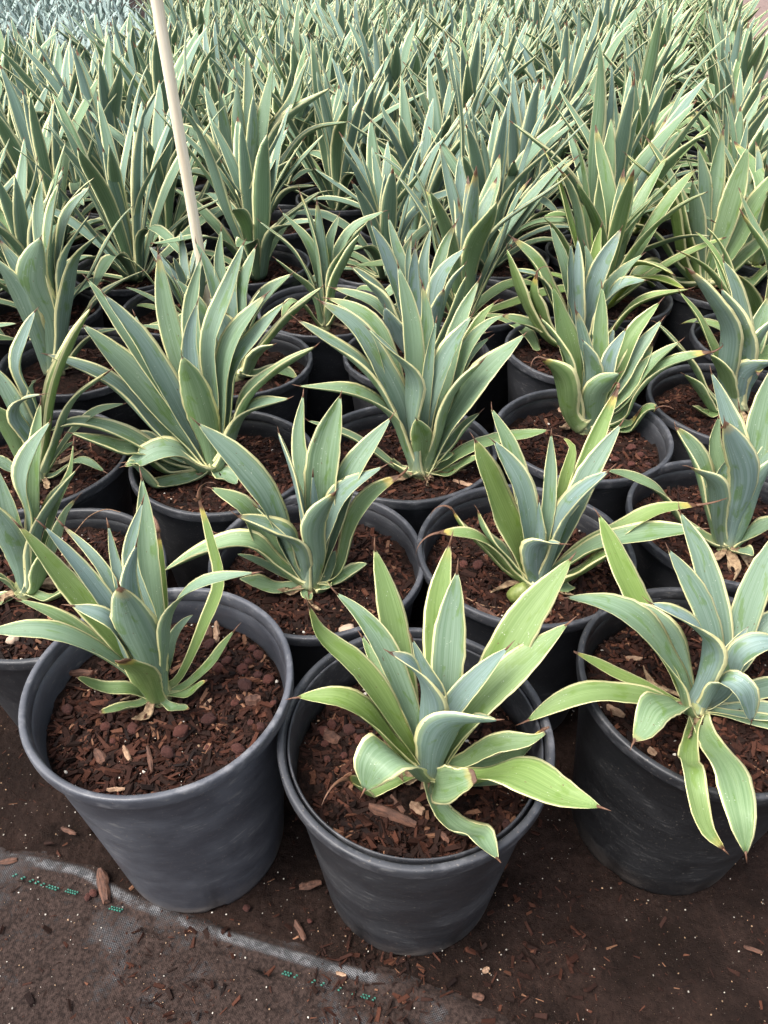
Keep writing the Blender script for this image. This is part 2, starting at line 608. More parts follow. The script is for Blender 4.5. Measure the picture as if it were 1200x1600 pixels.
def chips_mesh(n, rad, lmin, lmax, sd, rect=None, name='bark_mulch', zup=0.004):
    r_ = np.random.default_rng(sd)
    if rect is None:
        L = lmin + (lmax - lmin) * r_.random(n) ** 4.4
        rr = (rad - 0.003 - L * 0.5) * np.sqrt(r_.random(n))
        an = r_.random(n) * 2 * math.pi
        cx, cy = rr * np.cos(an), rr * np.sin(an)
    else:
        L = lmin + (lmax - lmin) * r_.random(n) ** 4.5
        cx = rect[0] + (rect[1] - rect[0]) * r_.random(n)
        cy = rect[2] + (rect[3] - rect[2]) * r_.random(n)
    W = np.clip(L * (0.10 + 0.42 * r_.random(n) ** 2.2), 0.0008, 0.007)
    H = np.clip(W * (0.25 + 0.5 * r_.random(n)), 0.0008, 0.004)
    yaw = r_.random(n) * 2 * math.pi
    pit = r_.normal(0, 0.30, n)
    rol = r_.normal(0, 0.35, n)
    corners = np.array([(-1, -1, -1), (1, -1, -1), (1, 1, -1), (-1, 1, -1), (-1, -1, 1), (1, -1, 1), (1, 1, 1), (-1, 1, 1)], float) * 0.5
    pts = np.repeat(corners[None], n, 0) * (1 + 0.0 * cx[:, None, None])
    pts = pts + r_.normal(0, 0.09, pts.shape)
    taper = 1 - 0.6 * r_.random(n)
    pts[:, [1, 2, 5, 6], 1] *= taper[:, None]
    pts = pts * np.stack([L, W, H], 1)[:, None, :]
    y, z = pts[:, :, 1].copy(), pts[:, :, 2].copy()
    pts[:, :, 1] = y * np.cos(rol)[:, None] - z * np.sin(rol)[:, None]
    pts[:, :, 2] = y * np.sin(rol)[:, None] + z * np.cos(rol)[:, None]
    x, z = pts[:, :, 0].copy(), pts[:, :, 2].copy()
    pts[:, :, 0] = x * np.cos(pit)[:, None] - z * np.sin(pit)[:, None]
    pts[:, :, 2] = x * np.sin(pit)[:, None] + z * np.cos(pit)[:, None]
    x, y = pts[:, :, 0].copy(), pts[:, :, 1].copy()
    pts[:, :, 0] = x * np.cos(yaw)[:, None] - y * np.sin(yaw)[:, None] + cx[:, None]
    pts[:, :, 1] = x * np.sin(yaw)[:, None] + y * np.cos(yaw)[:, None] + cy[:, None]
    pts[:, :, 2] += (H * 0.5 + r_.random(n) * zup)[:, None]
    f0 = [(0, 3, 2, 1), (4, 5, 6, 7), (0, 1, 5, 4), (1, 2, 6, 5), (2, 3, 7, 6), (3, 0, 4, 7)]
    faces = [tuple(8 * i + k for k in f) for i in range(n) for f in f0]
    col = CHIP_COLS[r_.choice(len(CHIP_COLS), n, p=CHIP_P)] * np.array((0.68, 0.56, 0.53)) * (0.75 + 0.5 * r_.random(n))[:, None]
    tint = np.ones((n * 8, 4))
    tint[:, :3] = np.repeat(col, 8, 0)
    me = bpy.data.meshes.new(name)
    me.from_pydata(pts.reshape(-1, 3).tolist(), [], faces)
    me.materials.append(M_CHIP)
    at = me.attributes.new('tint', 'FLOAT_COLOR', 'POINT')
    at.data.foreach_set('color', tint.astype(np.float32).ravel())
    return me


def grains_mesh(n, rad, smin, smax, sd, rect=None, name='perlite', warm=0.3):
    r_ = np.random.default_rng(sd)
    if rect is None:
        rr = rad * np.sqrt(r_.random(n)) * 0.96
        an = r_.random(n) * 2 * math.pi
        cx, cy = rr * np.cos(an), rr * np.sin(an)
    else:
        cx = rect[0] + (rect[1] - rect[0]) * r_.random(n)
        cy = rect[2] + (rect[3] - rect[2]) * r_.random(n)
    t = (1 + math.sqrt(5)) / 2
    iv = np.array([(-1, t, 0), (1, t, 0), (-1, -t, 0), (1, -t, 0), (0, -1, t), (0, 1, t), (0, -1, -t), (0, 1, -t), (t, 0, -1), (t, 0, 1), (-t, 0, -1), (-t, 0, 1)]) / 1.9
    ifc = [(0, 11, 5), (0, 5, 1), (0, 1, 7), (0, 7, 10), (0, 10, 11), (1, 5, 9), (5, 11, 4), (11, 10, 2), (10, 7, 6), (7, 1, 8), (3, 9, 4), (3, 4, 2), (3, 2, 6), (3, 6, 8), (3, 8, 9), (4, 9, 5), (2, 4, 11), (6, 2, 10), (8, 6, 7), (9, 8, 1)]
    S = smin + (smax - smin) * r_.random(n) ** 4
    pts = np.repeat(iv[None], n, 0) * (1 + r_.normal(0, 0.14, (n, 12, 1)))
    pts *= S[:, None, None] * np.stack([1 + 0.3 * r_.random(n), 0.7 + 0.3 * r_.random(n), 0.6 + 0.3 * r_.random(n)], 1)[:, None, :]
    yaw = r_.random(n) * 6.28
    x, y = pts[:, :, 0].copy(), pts[:, :, 1].copy()
    pts[:, :, 0] = x * np.cos(yaw)[:, None] - y * np.sin(yaw)[:, None] + cx[:, None]
    pts[:, :, 1] = x * np.sin(yaw)[:, None] + y * np.cos(yaw)[:, None] + cy[:, None]
    pts[:, :, 2] += (S * 0.4 + 0.001 + r_.random(n) * 0.003)[:, None] + (0.0045 if rect else 0.0)
    white, tan = np.array((0.66, 0.62, 0.55)), np.array((0.42, 0.28, 0.17))
    k = (r_.random(n) < warm)[:, None]
    col = np.where(k, tan, white) * (0.35 + 0.75 * r_.random(n))[:, None]
    tint = np.ones((n * 12, 4))
    tint[:, :3] = np.repeat(col, 12, 0)
    faces = [tuple(12 * i + q for q in f) for i in range(n) for f in ifc]
    me = bpy.data.meshes.new(name)
    me.from_pydata(pts.reshape(-1, 3).tolist(), [], faces)
    me.materials.append(M_PERL)
    at = me.attributes.new('tint', 'FLOAT_COLOR', 'POINT')
    at.data.foreach_set('color', tint.astype(np.float32).ravel())
    me.polygons.foreach_set('use_smooth', [True] * len(me.polygons))
    return me


SOILS = {}


def soil_set(depth, q):
    """soil disc + mulch + perlite meshes for a soil surface `depth` (rim radii) below the rim; q: 2 near, 1 middle, 0 far"""
    key = (round(depth, 2), q)
    if key not in SOILS:
        rad = (wall_inner_radius(HP - depth) + 0.006) * U
        sd = int(depth * 1000) + q
        if q == 2:
            v = [soil_mesh(rad, 26, 80, sd), chips_mesh(9000, rad, 0.0016, 0.030, sd), grains_mesh(170, rad, 0.0008, 0.0032, sd)]
        elif q == 1:
            v = [soil_mesh(rad, 10, 40, sd), chips_mesh(1300, rad, 0.004, 0.036, sd), grains_mesh(35, rad, 0.0009, 0.003, sd)]
        else:
            v = [soil_mesh(rad, 4, 24, sd), None, None]
        SOILS[key] = v
    return SOILS[key]


# ------------------------------------------------------------------ leaves
WK_T = np.array([0, .06, .14, .25, .38, .50, .60, .70, .80, .88, .94, .98, 1.0])
WK_W = np.array([.70, .62, .58, .68, .86, .97, 1.0, .95, .78, .55, .33, .14, .04])


def catmull(P, n):
    P = [np.array(p, float) for p in P]
    P = [2 * P[0] - P[1]] + P + [2 * P[-1] - P[-2]]
    out = []
    for i in range(1, len(P) - 2):
        for k in range(12):
            t = k / 12
            a, b, c, d = P[i - 1], P[i], P[i + 1], P[i + 2]
            out.append(0.5 * ((2 * b) + (c - a) * t + (2 * a - 5 * b + 4 * c - d) * t * t + (3 * b - a - 3 * c + d) * t ** 3))
    out.append(P[-2])
    out = np.array(out)
    s = np.concatenate([[0], np.cumsum(np.linalg.norm(np.diff(out, axis=0), axis=1))])
    q = np.linspace(0, s[-1], n)
    return np.stack([np.interp(q, s, out[:, k]) for k in range(3)], 1), s[-1]


def frames(C, rdir):
    T = np.gradient(C, axis=0)
    T /= np.linalg.norm(T, axis=1)[:, None] + 1e-12
    b0 = np.cross((0, 0, 1.0), rdir)
    B = b0[None] - (T @ b0)[:, None] * T
    B /= np.linalg.norm(B, axis=1)[:, None] + 1e-12
    N = np.cross(T, B)
    return T, B, N


def blade(C, width, rdir, nu=8, twist=0.0, channel=0.30, wave=0.05, ph=0.0, blunt=0.0, thick=0.075):
    """closed mesh of one fleshy leaf along the centre line C (n x 3, metres)"""
    n = len(C)
    t = np.linspace(0, 1, n)
    T, B, N = frames(C, rdir)
    tw = twist * t ** 1.5
    B2 = B * np.cos(tw)[:, None] + N * np.sin(tw)[:, None]
    N2 = -B * np.sin(tw)[:, None] + N * np.cos(tw)[:, None]
    hw = np.interp(t, WK_T, WK_W)
    if blunt > 0:
        hw = np.maximum(hw, np.where(t > 0.6, blunt * (1 - 0.5 * np.clip((t - 0.9) / 0.1, 0, 1)), 0))
    hw = hw * width * 0.5
    ch = channel * (1.0 + 0.9 * np.clip(1 - t / 0.3, 0, 1))
    th = thick * width * (0.45 + 1.5 * (1 - t) ** 2)
    th = np.minimum(th, hw * 0.9 + 0.0004)
    us = np.linspace(-1, 1, nu + 1)
    jit = np.random.default_rng(int(ph * 1e4) % 99991).normal(0, 0.022, (n, 2))
    vs, uv = [], []
    m = 2 * nu
    for i in range(n):
        row = []
        for u in us:
            off = ch[i] * hw[i] * u * u + wave * hw[i] * abs(u) * u * math.sin(9.0 * t[i] + ph) + wave * 0.6 * hw[i] * u * u * math.sin(15 * t[i] + 2 * ph)
            row.append(C[i] + B2[i] * (hw[i] * (1 + jit[i, int(u > 0)] * u * u) * u * (1 - 0.10 * ch[i] * u * u)) + N2[i] * off)
        for u, p in zip(us, row):
            vs.append(p)
            uv.append((0.5 + 0.5 * u, t[i]))
        for j in range(nu - 1, 0, -1):
            u = us[j]
            vs.append(row[j] - N2[i] * th[i] * (1 - u * u) ** 0.6)
            uv.append((0.5 + 0.5 * u, t[i]))
    fs = []
    for i in range(n - 1):
        for j in range(m):
            j2 = (j + 1) % m
            fs.append((i * m + j, i * m + j2, (i + 1) * m + j2, (i + 1) * m + j))
    fs.append(tuple(range(m - 1, -1, -1)))
    fs.append(tuple((n - 1) * m + j for j in range(m)))
    return vs, fs, uv, T


def leaf_mesh(C, width, rdir, mat=None, **kw):
    vs, fs, uv, T = blade(C, width, rdir, **kw)
    me = bpy.data.meshes.new('leaf')
    me.from_pydata([tuple(v) for v in vs], [], fs)
    me.materials.append(mat or M_LEAF)
    lay = me.uv_layers.new(name='UVMap')
    vi = np.empty(len(me.loops), dtype=np.int32)
    me.loops.foreach_get('vertex_index', vi)
    lay.data.foreach_set('uv', np.asarray(uv, dtype=np.float32)[vi].ravel())
    me.polygons.foreach_set('use_smooth', [True] * len(me.polygons))
    me.update()
    return me, T


def cone_mesh(p, d, length, rad, bend, rings=3):
    d = Vector(d).normalized()
    s = d.cross(Vector((0, 0, 1)))
    s = s.normalized() if s.length > 1e-3 else Vector((1, 0, 0))
    q = d.cross(s)
    vs, fs = [], []
    c = Vector(p)
    for i in range(rings):
        f = i / (rings - 1)
        a0 = bend * f
        dr = d * math.cos(a0) + (s * 0.6 - q * 0.8) * math.sin(a0)
        if i:
            c = c + dr * length / (rings - 1)
        r = rad * (1 - f) ** 0.8 + 0.0002
        for k in range(6):
            a = k * math.pi / 3
            vs.append(c + s * r * math.cos(a) + q * r * 0.6 * math.sin(a))
    for i in range(rings - 1):
        for k in range(6):
            k2 = (k + 1) % 6
            fs.append((i * 6 + k, i * 6 + k2, i * 6 + 6 + k2, i * 6 + 6 + k))
    fs.append(tuple(range(5, -1, -1)))
    fs.append(tuple(range(rings * 6 - 6, rings * 6)))
    return vs, fs


# ------------------------------------------------------------------ pots
POTS = {}          # key -> (centre x, y, scale)


def pot_thing(x, y, s=1.0, depth=0.32, q=2, age=0.25, rot=None, name='potted_agave', dz=0.0):
    root = bpy.data.objects.new(name, None)
    root.empty_display_size = 0.1
    COL.objects.link(root)
    root.location = (x, y, 0)
    rot = random.random() * 6.28 if rot is None else rot
    pot = put('pot', POT_HI if q == 2 else POT_LO, root)
    pot.scale = (s, s, (HP + dz) / HP)
    pot.rotation_euler = (0, 0, rot)
    pot.color = (age, 0, 0, 1)
    rim = put('rim', random.choice(RIMS_HI) if q == 2 else RIM_LO, pot)
    rim.color = (min(1, age + 0.12), 0, 0, 1)
    sm, cm, gm = soil_set(depth, q)
    soil = put('soil', sm, root)
    soil.location = (0, 0, (HP + dz - depth) * U)
    soil.scale = (s, s, 1)
    soil.rotation_euler = (0, 0, random.random() * 6.28)
    if cm:
        tag(put('bark_mulch', cm, soil), kind='stuff')
        tag(put('perlite', gm, soil), kind='stuff')
    return root


def stem_mesh(rad, h):
    prof = [(0.0, -0.03), (1.0, -0.03), (1.12, 0.10), (0.95, 0.35), (0.62, 0.75), (0.25, 1.0), (0.0, 1.02)]
    vs, fs = lathe([(r * rad, z * h) for r, z in prof], 14)
    me = bpy.data.meshes.new('stem')
    me.from_pydata(vs, [], fs)
    me.materials.append(M_STEM)
    me.polygons.foreach_set('use_smooth', [True] * len(me.polygons))
    return me


STEM = stem_mesh(0.095 * U, 0.22 * U)


def traced_plant(root, base, crop, leaves, depth_r, rim_z):
    """leaves: (width px, tip depth offset in U, green 0..1, [x,y, x,y, ... tip], options) in crop pixels.
    Pixels give directions; the depth of each point comes from the plant's own base on the soil and the offset."""
    ox, oy, k = crop
    soil_z = depth_r
    bx, by = ox + base[0] / k, oy + base[1] / k
    B = at_z(bx, by, soil_z)
    st = put('stem', STEM, root)
    st.location = (B.x - root.location.x, B.y - root.location.y, soil_z)
    for ent in leaves:
        wpx, dt, g, pts = ent[:4]
        op = ent[4] if len(ent) > 4 else {}
        px = [(ox + pts[i] / k, oy + pts[i + 1] / k) for i in range(0, len(pts), 2)]
        allp = [(bx, by)] + px
        s = [0]
        for a, b in zip(allp[:-1], allp[1:]):
            s.append(s[-1] + math.hypot(b[0] - a[0], b[1] - a[1]))
        dl = op.get('d')
        P = []
        for i, (x, y) in enumerate(px):
            d = dl[i] if dl else dt * (s[i + 1] / s[-1])
            P.append(at_y(x, y, B.y + d * U))
        tip = P[-1]
        r = np.array(((tip.x - B.x) * 0.7, tip.y - B.y, 0.0))
        if tip.z - soil_z > 0.6 * U and dt <= 0.2:
            r[1] -= 0.22 * U
        if 'r' in op:
            r = np.array((op['r'][0], op['r'][1], 0.0))
        ln = np.linalg.norm(r)
        r = r / ln if ln > 1e-4 else np.array((0, 1.0, 0))
        start = np.array(B) + r * 0.05 * U + np.array((0, 0, 0.02 * U))
        C, length = catmull([start] + [np.array(p) for p in P], 24)
        minz = soil_z + 0.012
        # stay above soil and, near the wall, above the rim
        for i in range(len(C)):
            dd = math.hypot(C[i][0] - root.location.x, C[i][1] - root.location.y)
            if dd < 0.86 * U and C[i][2] < minz:
                C[i][2] = minz
            over = rim_z + 0.016 - max(0.0, abs(dd / U - 1.0) - 0.10) * 1.6 * U
            if dd > 0.84 * U and C[i][2] < over:
                C[i][2] = over
        for _ in range(2):
            C[1:-1, 2] = 0.25 * C[:-2, 2] + 0.5 * C[1:-1, 2] + 0.25 * C[2:, 2]
        # true width from the visible width
        T, Bv, N = frames(C, r)
        mid = C[14]
        dz = depth_of(Vector(mid))
        a0 = project(Vector(mid))
        b0 = project(Vector(mid + Bv[14] * 0.01))
        t0 = project(Vector(mid + T[14] * 0.01))
        e1 = np.array((b0[0] - a0[0], b0[1] - a0[1]))
        e2 = np.array((t0[0] - a0[0], t0[1] - a0[1]))
        l2 = np.linalg.norm(e2) + 1e-9
        vis = abs(e1[0] * e2[1] - e1[1] * e2[0]) / l2 / (0.01 * FPX / dz)
        wid = (wpx / k) * dz / FPX / max(vis, 0.62)
        wid = min(max(wid * 0.93, 0.10 * U), 0.56 * U)
        C = C - np.array(root.location)
        me, T = leaf_mesh(C, wid, r, twist=op.get('tw', random.uniform(-0.2, 0.2)), channel=op.get('ch', random.uniform(0.25, 0.58)),
                          wave=op.get('wv', random.uniform(0.05, 0.15)), ph=random.random() * 6, blunt=op.get('bl', 0))
        lf = put('leaf', me, root)
        lf.color = (min(1, max(0, g + random.uniform(-.06, .06))), max(0, g - 0.55) * random.uniform(0.3, 1.0), op.get('br', random.random() ** 4 * 0.6), 1)
        if length > 0.8 * U and not op.get('bl'):
            if op.get('br', 0) >= .75:
                v, f = cone_mesh(C[-1] - T[-1] * 0.006, T[-1], random.uniform(0.2, 0.34) * U, 0.0030, random.choice((-1, 1)) * random.uniform(1.2, 3.4), 9)
                mk('dry_tip', v, f, M_SPINE, lf)
            else:
                v, f = cone_mesh(C[-1] - T[-1] * 0.004, T[-1], random.uniform(0.07, 0.12) * U, 0.0016, random.uniform(-.5, .5))
                mk('tip_spine', v, f, M_SPINE, lf)
    return B


M_DRY = plain_noise_material('dry_leaf', (0.10, 0.055, 0.03), (0.34, 0.24, 0.14), 120, 0.85, 0.6, 0.003)


def dry_leaves(root, B, n, seed):
    r_ = random.Random(seed)
    for i in range(n):
        az = r_.uniform(0, 6.28)
        L = r_.uniform(0.22, 0.5) * U
        rd = np.array((math.cos(az), math.sin(az), 0))
        sd_ = np.array((-rd[1], rd[0], 0))
        p = np.array((B.x - root.location.x, B.y - root.location.y, B.z + 0.010))
        up = r_.uniform(0.0, 0.3)
        C = [p + rd * (0.04 * U + L * t) + sd_ * L * 0.25 * math.sin(3 * t + i) * t + np.array((0, 0, L * up * t * t + 0.004 * math.sin(7 * t))) for t in np.linspace(0, 1, 12)]
        me, T = leaf_mesh(np.array(C), r_.uniform(0.06, 0.13) * U, rd, M_DRY, nu=4, twist=r_.uniform(-2.2, 2.2), channel=0.6, wave=0.3, ph=r_.random() * 6, blunt=0.3)
        put('dry_leaf', me, root)


# generic plants --------------------------------------------------------------
def generic_leaves(sd, n=18, L=2.3, upright=0.6, width=0.36, nu=4, nv=14, yellow=0.0, curl=1.0):
    """list of (mesh, colour) for one rosette growing at the origin"""
    r_ = random.Random(sd)
    out = []
    for i in range(n):
        f = i / (n - 1)                       # 0 inner, 1 outer
        az = i * 2.39996 + r_.uniform(-.25, .25)
        e0 = math.radians((88 - 6 * f) * upright + (1 - upright) * (84 - 52 * f) + r_.uniform(-6, 6))
        if f > 0.72:
            e0 -= math.radians(r_.uniform(6, 30))
        ln = L * U * (0.62 + 0.5 * math.sin(math.pi * min(1, 0.15 + f * 0.72)) - 0.12 * f) * r_.uniform(0.85, 1.1)
        bend = math.radians(r_.uniform(4, 30) + 44 * f * r_.random())
        if f > 0.6 and r_.random() < 0.45:
            bend += math.radians(r_.uniform(30, 85))
            ln *= 0.8
        rec = math.radians(r_.uniform(-34, 22)) * curl
        bend *= curl
        lat = r_.uniform(-0.3, 0.3)
        p = np.array((math.cos(az), math.sin(az), 0)) * (0.05 + 0.05 * f) * U
        C = [p.copy()]
        ds = ln / (nv - 1)
        a = az
        for k in range(1, nv):
            t = k / (nv - 1)
            e = e0 - bend * t ** 1.4 - rec * math.sin(math.pi * 2 * t) * 0.6
            a = az + lat * t
            p = p + ds * np.array((math.cos(a) * math.cos(e), math.sin(a) * math.cos(e), math.sin(e)))
            C.append(p.copy())
        C = np.array(C)
        C[:, 2] = np.maximum(C[:, 2], 0.008)
        wd = width * U * r_.uniform(0.82, 1.15) * (0.72 + 0.28 * min(1, f * 3))
        out.append((C, wd, np.array((math.cos(az), math.sin(az), 0)), r_.uniform(-.35, .35), r_.uniform(.2, .4), r_.uniform(.03, .09), r_.random() * 6,
                    (min(1, max(0, 0.06 + 0.55 * f + r_.uniform(-.2, .2) + yellow)), max(0, f - .55) * r_.random() * 1.0, r_.random() ** 2 * .8, 1)))
    return out


PROTO = {}


def proto(kind, idx):
    key = (kind, idx)
    if key in PROTO:
        return PROTO[key]
    silver = kind == 'silver'
    if kind == 'tall':
        spec = generic_leaves(100 + idx, n=25 + idx % 4, L=2.45 + 0.14 * (idx % 5), upright=0.58 + 0.07 * (idx % 4), width=0.27, yellow=0.02 * (idx % 3), curl=1.0)
    elif kind == 'mid':
        spec = generic_leaves(200 + idx, n=23 + idx % 4, L=2.15 + 0.12 * (idx % 3), upright=0.42 + 0.08 * (idx % 3), width=0.265, nu=6, nv=16, yellow=0.05 * (idx % 3))
    else:
        spec = generic_leaves(300 + idx, n=22, L=2.1, upright=0.25, width=0.22)
    res = []
    for C, wd, rd, tw, ch, wv, ph, colr in spec:
        me, T = leaf_mesh(C, wd, rd, M_SILVER if silver else (M_LEAF if kind == 'mid' else M_LEAF_FAR), nu=6 if kind == 'mid' else 4, twist=tw, channel=ch, wave=wv, ph=ph)
        res.append((me, colr))
    PROTO[key] = res
    return res


def generic_plant(root, kind, idx, z, rot, s, off=(0, 0), shift=0.0, tilt=(0, 0)):
    st = put('stem', STEM, root)
    st.location = (off[0], off[1], z)
    for me, colr in proto(kind, idx):
        lf = put('leaf', me, root)
        lf.location = (off[0], off[1], z)
        lf.rotation_euler = (tilt[0], tilt[1], rot)
        lf.scale = (s, s, s)
        lf.color = (min(1, max(0, colr[0] + shift + random.uniform(-.08, .08))), colr[1], colr[2], 1)


# ------------------------------------------------------------------ setting
def sheet(name, pts, z, mat):
    o = mk(name, [(x, y, z) for x, y in pts], [tuple(range(len(pts)))], mat, smooth=False)
    return tag(o, kind='structure')


def axis(lo, hi, step, far0, far1):
    a = list(np.arange(lo, hi + step / 2, step))
    k, d = lo, step
    left = []
    while k > far0:
        d *= 1.7
        k -= d
        left.append(max(k, far0))
    k, d = hi, step
    right = []
    while k < far1:
        d *= 1.7
        k += d
        right.append(min(k, far1))
    return left[::-1] + a + right


GX, GY = axis(-0.86, 0.86, 0.0045, -40, 40), axis(0.16, 0.86, 0.0045, -20, 60)
gv, gf = [], []
for y in GY:
    for x in GX:
        f = 1.0 if (-0.87 < x < 0.87 and 0.15 < y < 0.87) else 0.0
        z = 0.0
        if f:
            z = 0.0050 * noise.noise(Vector((x * 18, y * 18, 1))) + 0.0045 * noise.noise(Vector((x * 60, y * 60, 4))) * max(0.2, 0.6 + noise.noise(Vector((x * 9, y * 9, 8)))) + 0.0036 * noise.noise(Vector((x * 150, y * 150, 7)))
        gv.append((x, y, z))
nx = len(GX)
for j in range(len(GY) - 1):
    for i in range(nx - 1):
        gf.append((j * nx + i, j * nx + i + 1, (j + 1) * nx + i + 1, (j + 1) * nx + i))
tag(mk('ground', gv, gf, M_GROUND), kind='structure')
LA, LB, L0 = Vector((2.07, 0.12)), Vector((0.93, 1.76)), Vector((2.55, 3.62))
edge0 = (L0 + LB * 2 + Vector((1.45, 0))) * U
bd = Vector((0.62, 1.94)).normalized()
p0, p1 = edge0 + bd * 0.2, edge0 + bd * 40
q0, q1 = p0 + Vector((4, 0)), p1 + Vector((20, 0))
sheet('path', [tuple(p0), tuple(q0), tuple(q1), tuple(p1)], 0.004, M_PATH)

# woven ground fabric with a folded edge
fold_px = [(-160, 1300), (-60, 1325), (0, 1337), (60, 1349), (125, 1362), (165, 1385), (215, 1412), (280, 1437), (350, 1462), (430, 1487), (520, 1512),
           (600, 1534), (660, 1551), (720, 1578), (790, 1612), (880, 1670)]
fold = [np.array(at_z(x, y, 0.006)) for x, y in fold_px]
FC, flen = catmull(fold, 150)
sect = [(-0.016, 0.0015), (-0.010, 0.006), (-0.004, 0.0105), (0.002, 0.012), (0.008, 0.010), (0.015, 0.0055), (0.024, 0.0045)] + [(0.03 + 0.008 * q, 0.0048) for q in range(45)] + [(0.6, 0.005), (1.0, 0.005)]
vs, uv, fs = [], [], []
for i in range(len(FC)):
    tg = FC[min(i + 1, len(FC) - 1)] - FC[max(i - 1, 0)]
    tg[2] = 0
    tg /= np.linalg.norm(tg)
    avg = FC[min(i + 14, len(FC) - 1)] - FC[max(i - 14, 0)]
    avg[2] = 0
    avg /= np.linalg.norm(avg)
    nr = np.array((avg[1], -avg[0], 0))           # towards the camera side
    hgt = 0.75 + 0.45 * noise.noise(Vector((i * 0.11, 3.1, 0))) + 0.25 * noise.noise(Vector((i * 0.4, 9, 0)))
    wd = 1.0 + 0.5 * noise.noise(Vector((i * 0.13, 7.7, 0)))
    for s_, z_ in sect:
        ss = s_ * wd if s_ < 0.03 else s_
        zz = 0.004 + (z_ - 0.004) * hgt * (0.95 + 0.55 * noise.noise(Vector((i * 0.9, s_ * 200, 2)))) if s_ < 0.03 else z_ + 0.0035 * noise.noise(Vector((i * 0.25, s_ * 40, 5)))
        ss += 0.006 * noise.noise(Vector((i * 0.16, 21.0, 0))) * (s_ < 0.03)
        vs.append((FC[i][0] + nr[0] * ss, FC[i][1] + nr[1] * ss, max(zz, 0.0012)))
        uv.append((i / len(FC) * flen, ss))
ns = len(sect)
for i in range(len(FC) - 1):
    for j in range(ns - 1):
        fs.append((i * ns + j, i * ns + j + 1, (i + 1) * ns + j + 1, (i + 1) * ns + j))
fabric = tag(mk('ground_fabric', vs, fs, M_FABRIC, uvs=uv), kind='structure')


def stitches(px0, px1, n, gap):
    a, b = at_z(*px0, 0.0075), at_z(*px1, 0.0075)
    d = (b - a)
    dl = d.length
    d.normalize()
    sd_ = Vector((-d.y, d.x, 0))
    vs, fs = [], []
    r_ = random.Random(int(px0[0]))
    for i in range(n):
        if r_.random() < gap:
            continue
        for row in (-1, 1):
            c = a + d * dl * (i + 0.5 * (row > 0)) / n + sd_ * row * 0.0016
            h = dl / n * 0.38
            k = len(vs)
            for sx, sy, sz in ((-1, -1, -1), (1, -1, -1), (1, 1, -1), (-1, 1, -1), (-.7, -.7, 1), (.7, -.7, 1), (.7, .7, 1), (-.7, .7, 1)):
                vs.append(c + d * h * sx + sd_ * 0.0010 * sy + Vector((0, 0, 0.0009 * sz)))
            for f in ((0, 3, 2, 1), (4, 5, 6, 7), (0, 1, 5, 4), (1, 2, 6, 5), (2, 3, 7, 6), (3, 0, 4, 7)):
                fs.append(tuple(k + q for q in f))
    return tag(mk('green_stitching', vs, fs, M_STITCH, fabric, smooth=False), kind='stuff')


stitches((22, 1367), (92, 1390), 16, 0.45)
stitches((100, 1390), (122, 1396), 6, 0.3)
stitches((172, 1418), (192, 1423), 5, 0.2)
stitches((438, 1518), (512, 1540), 16, 0.5)
stitches((512, 1540), (592, 1563), 18, 0.5)

tag(put('ground_debris', chips_mesh(5200, 0, 0.0015, 0.017, 77, (-0.85, 0.85, 0.20, 0.95), 'ground_debris', 0.008)), 'fine bark crumbs strewn over dark soil in front of pots', 'debris', kind='stuff')
for cx_, cy_, sp_, n_ in ((-0.02, 0.40, 0.05, 520), (-0.30, 0.42, 0.05, 260), (0.22, 0.44, 0.06, 260), (0.10, 0.34, 0.07, 200)):
    dm = chips_mesh(n_, sp_ * 1.9, 0.0015, 0.020, int(cx_ * 100) + 300, None, 'mulch_drift', 0.006)
    dr_ = tag(put('mulch_drift', dm), 'thin drift of spilled bark mulch on the soil at the foot of the front pots', 'mulch', 'spilled mulch drifts', 'stuff')
    dr_.location = (cx_, cy_, 0.0035)
tag(put('ground_grit', grains_mesh(4800, 0, 0.00022, 0.0015, 78, (-0.85, 0.85, 0.20, 0.95), 'ground_grit', 0.55)), 'pale grit and perlite grains scattered on the dark soil', 'grit', kind='stuff')

# ------------------------------------------------------------------ front pots and traced plants
A_CROP, B_CROP, C_CROP, D_CROP = (0, 740, 3.0), (440, 830, 2.3077), (800, 780, 2.6667), (230, 590, 2.6667)
E_CROP, H_CROP, I_CROP, J_CROP = (660, 590, 2.5), (60, 370, 2.6087), (460, 340, 3.0), (780, 360, 2.857)
K_CROP, F_CROP, L_CROP = (900, 400, 3.2), (0, 560, 3.333), (0, 260, 3.077)

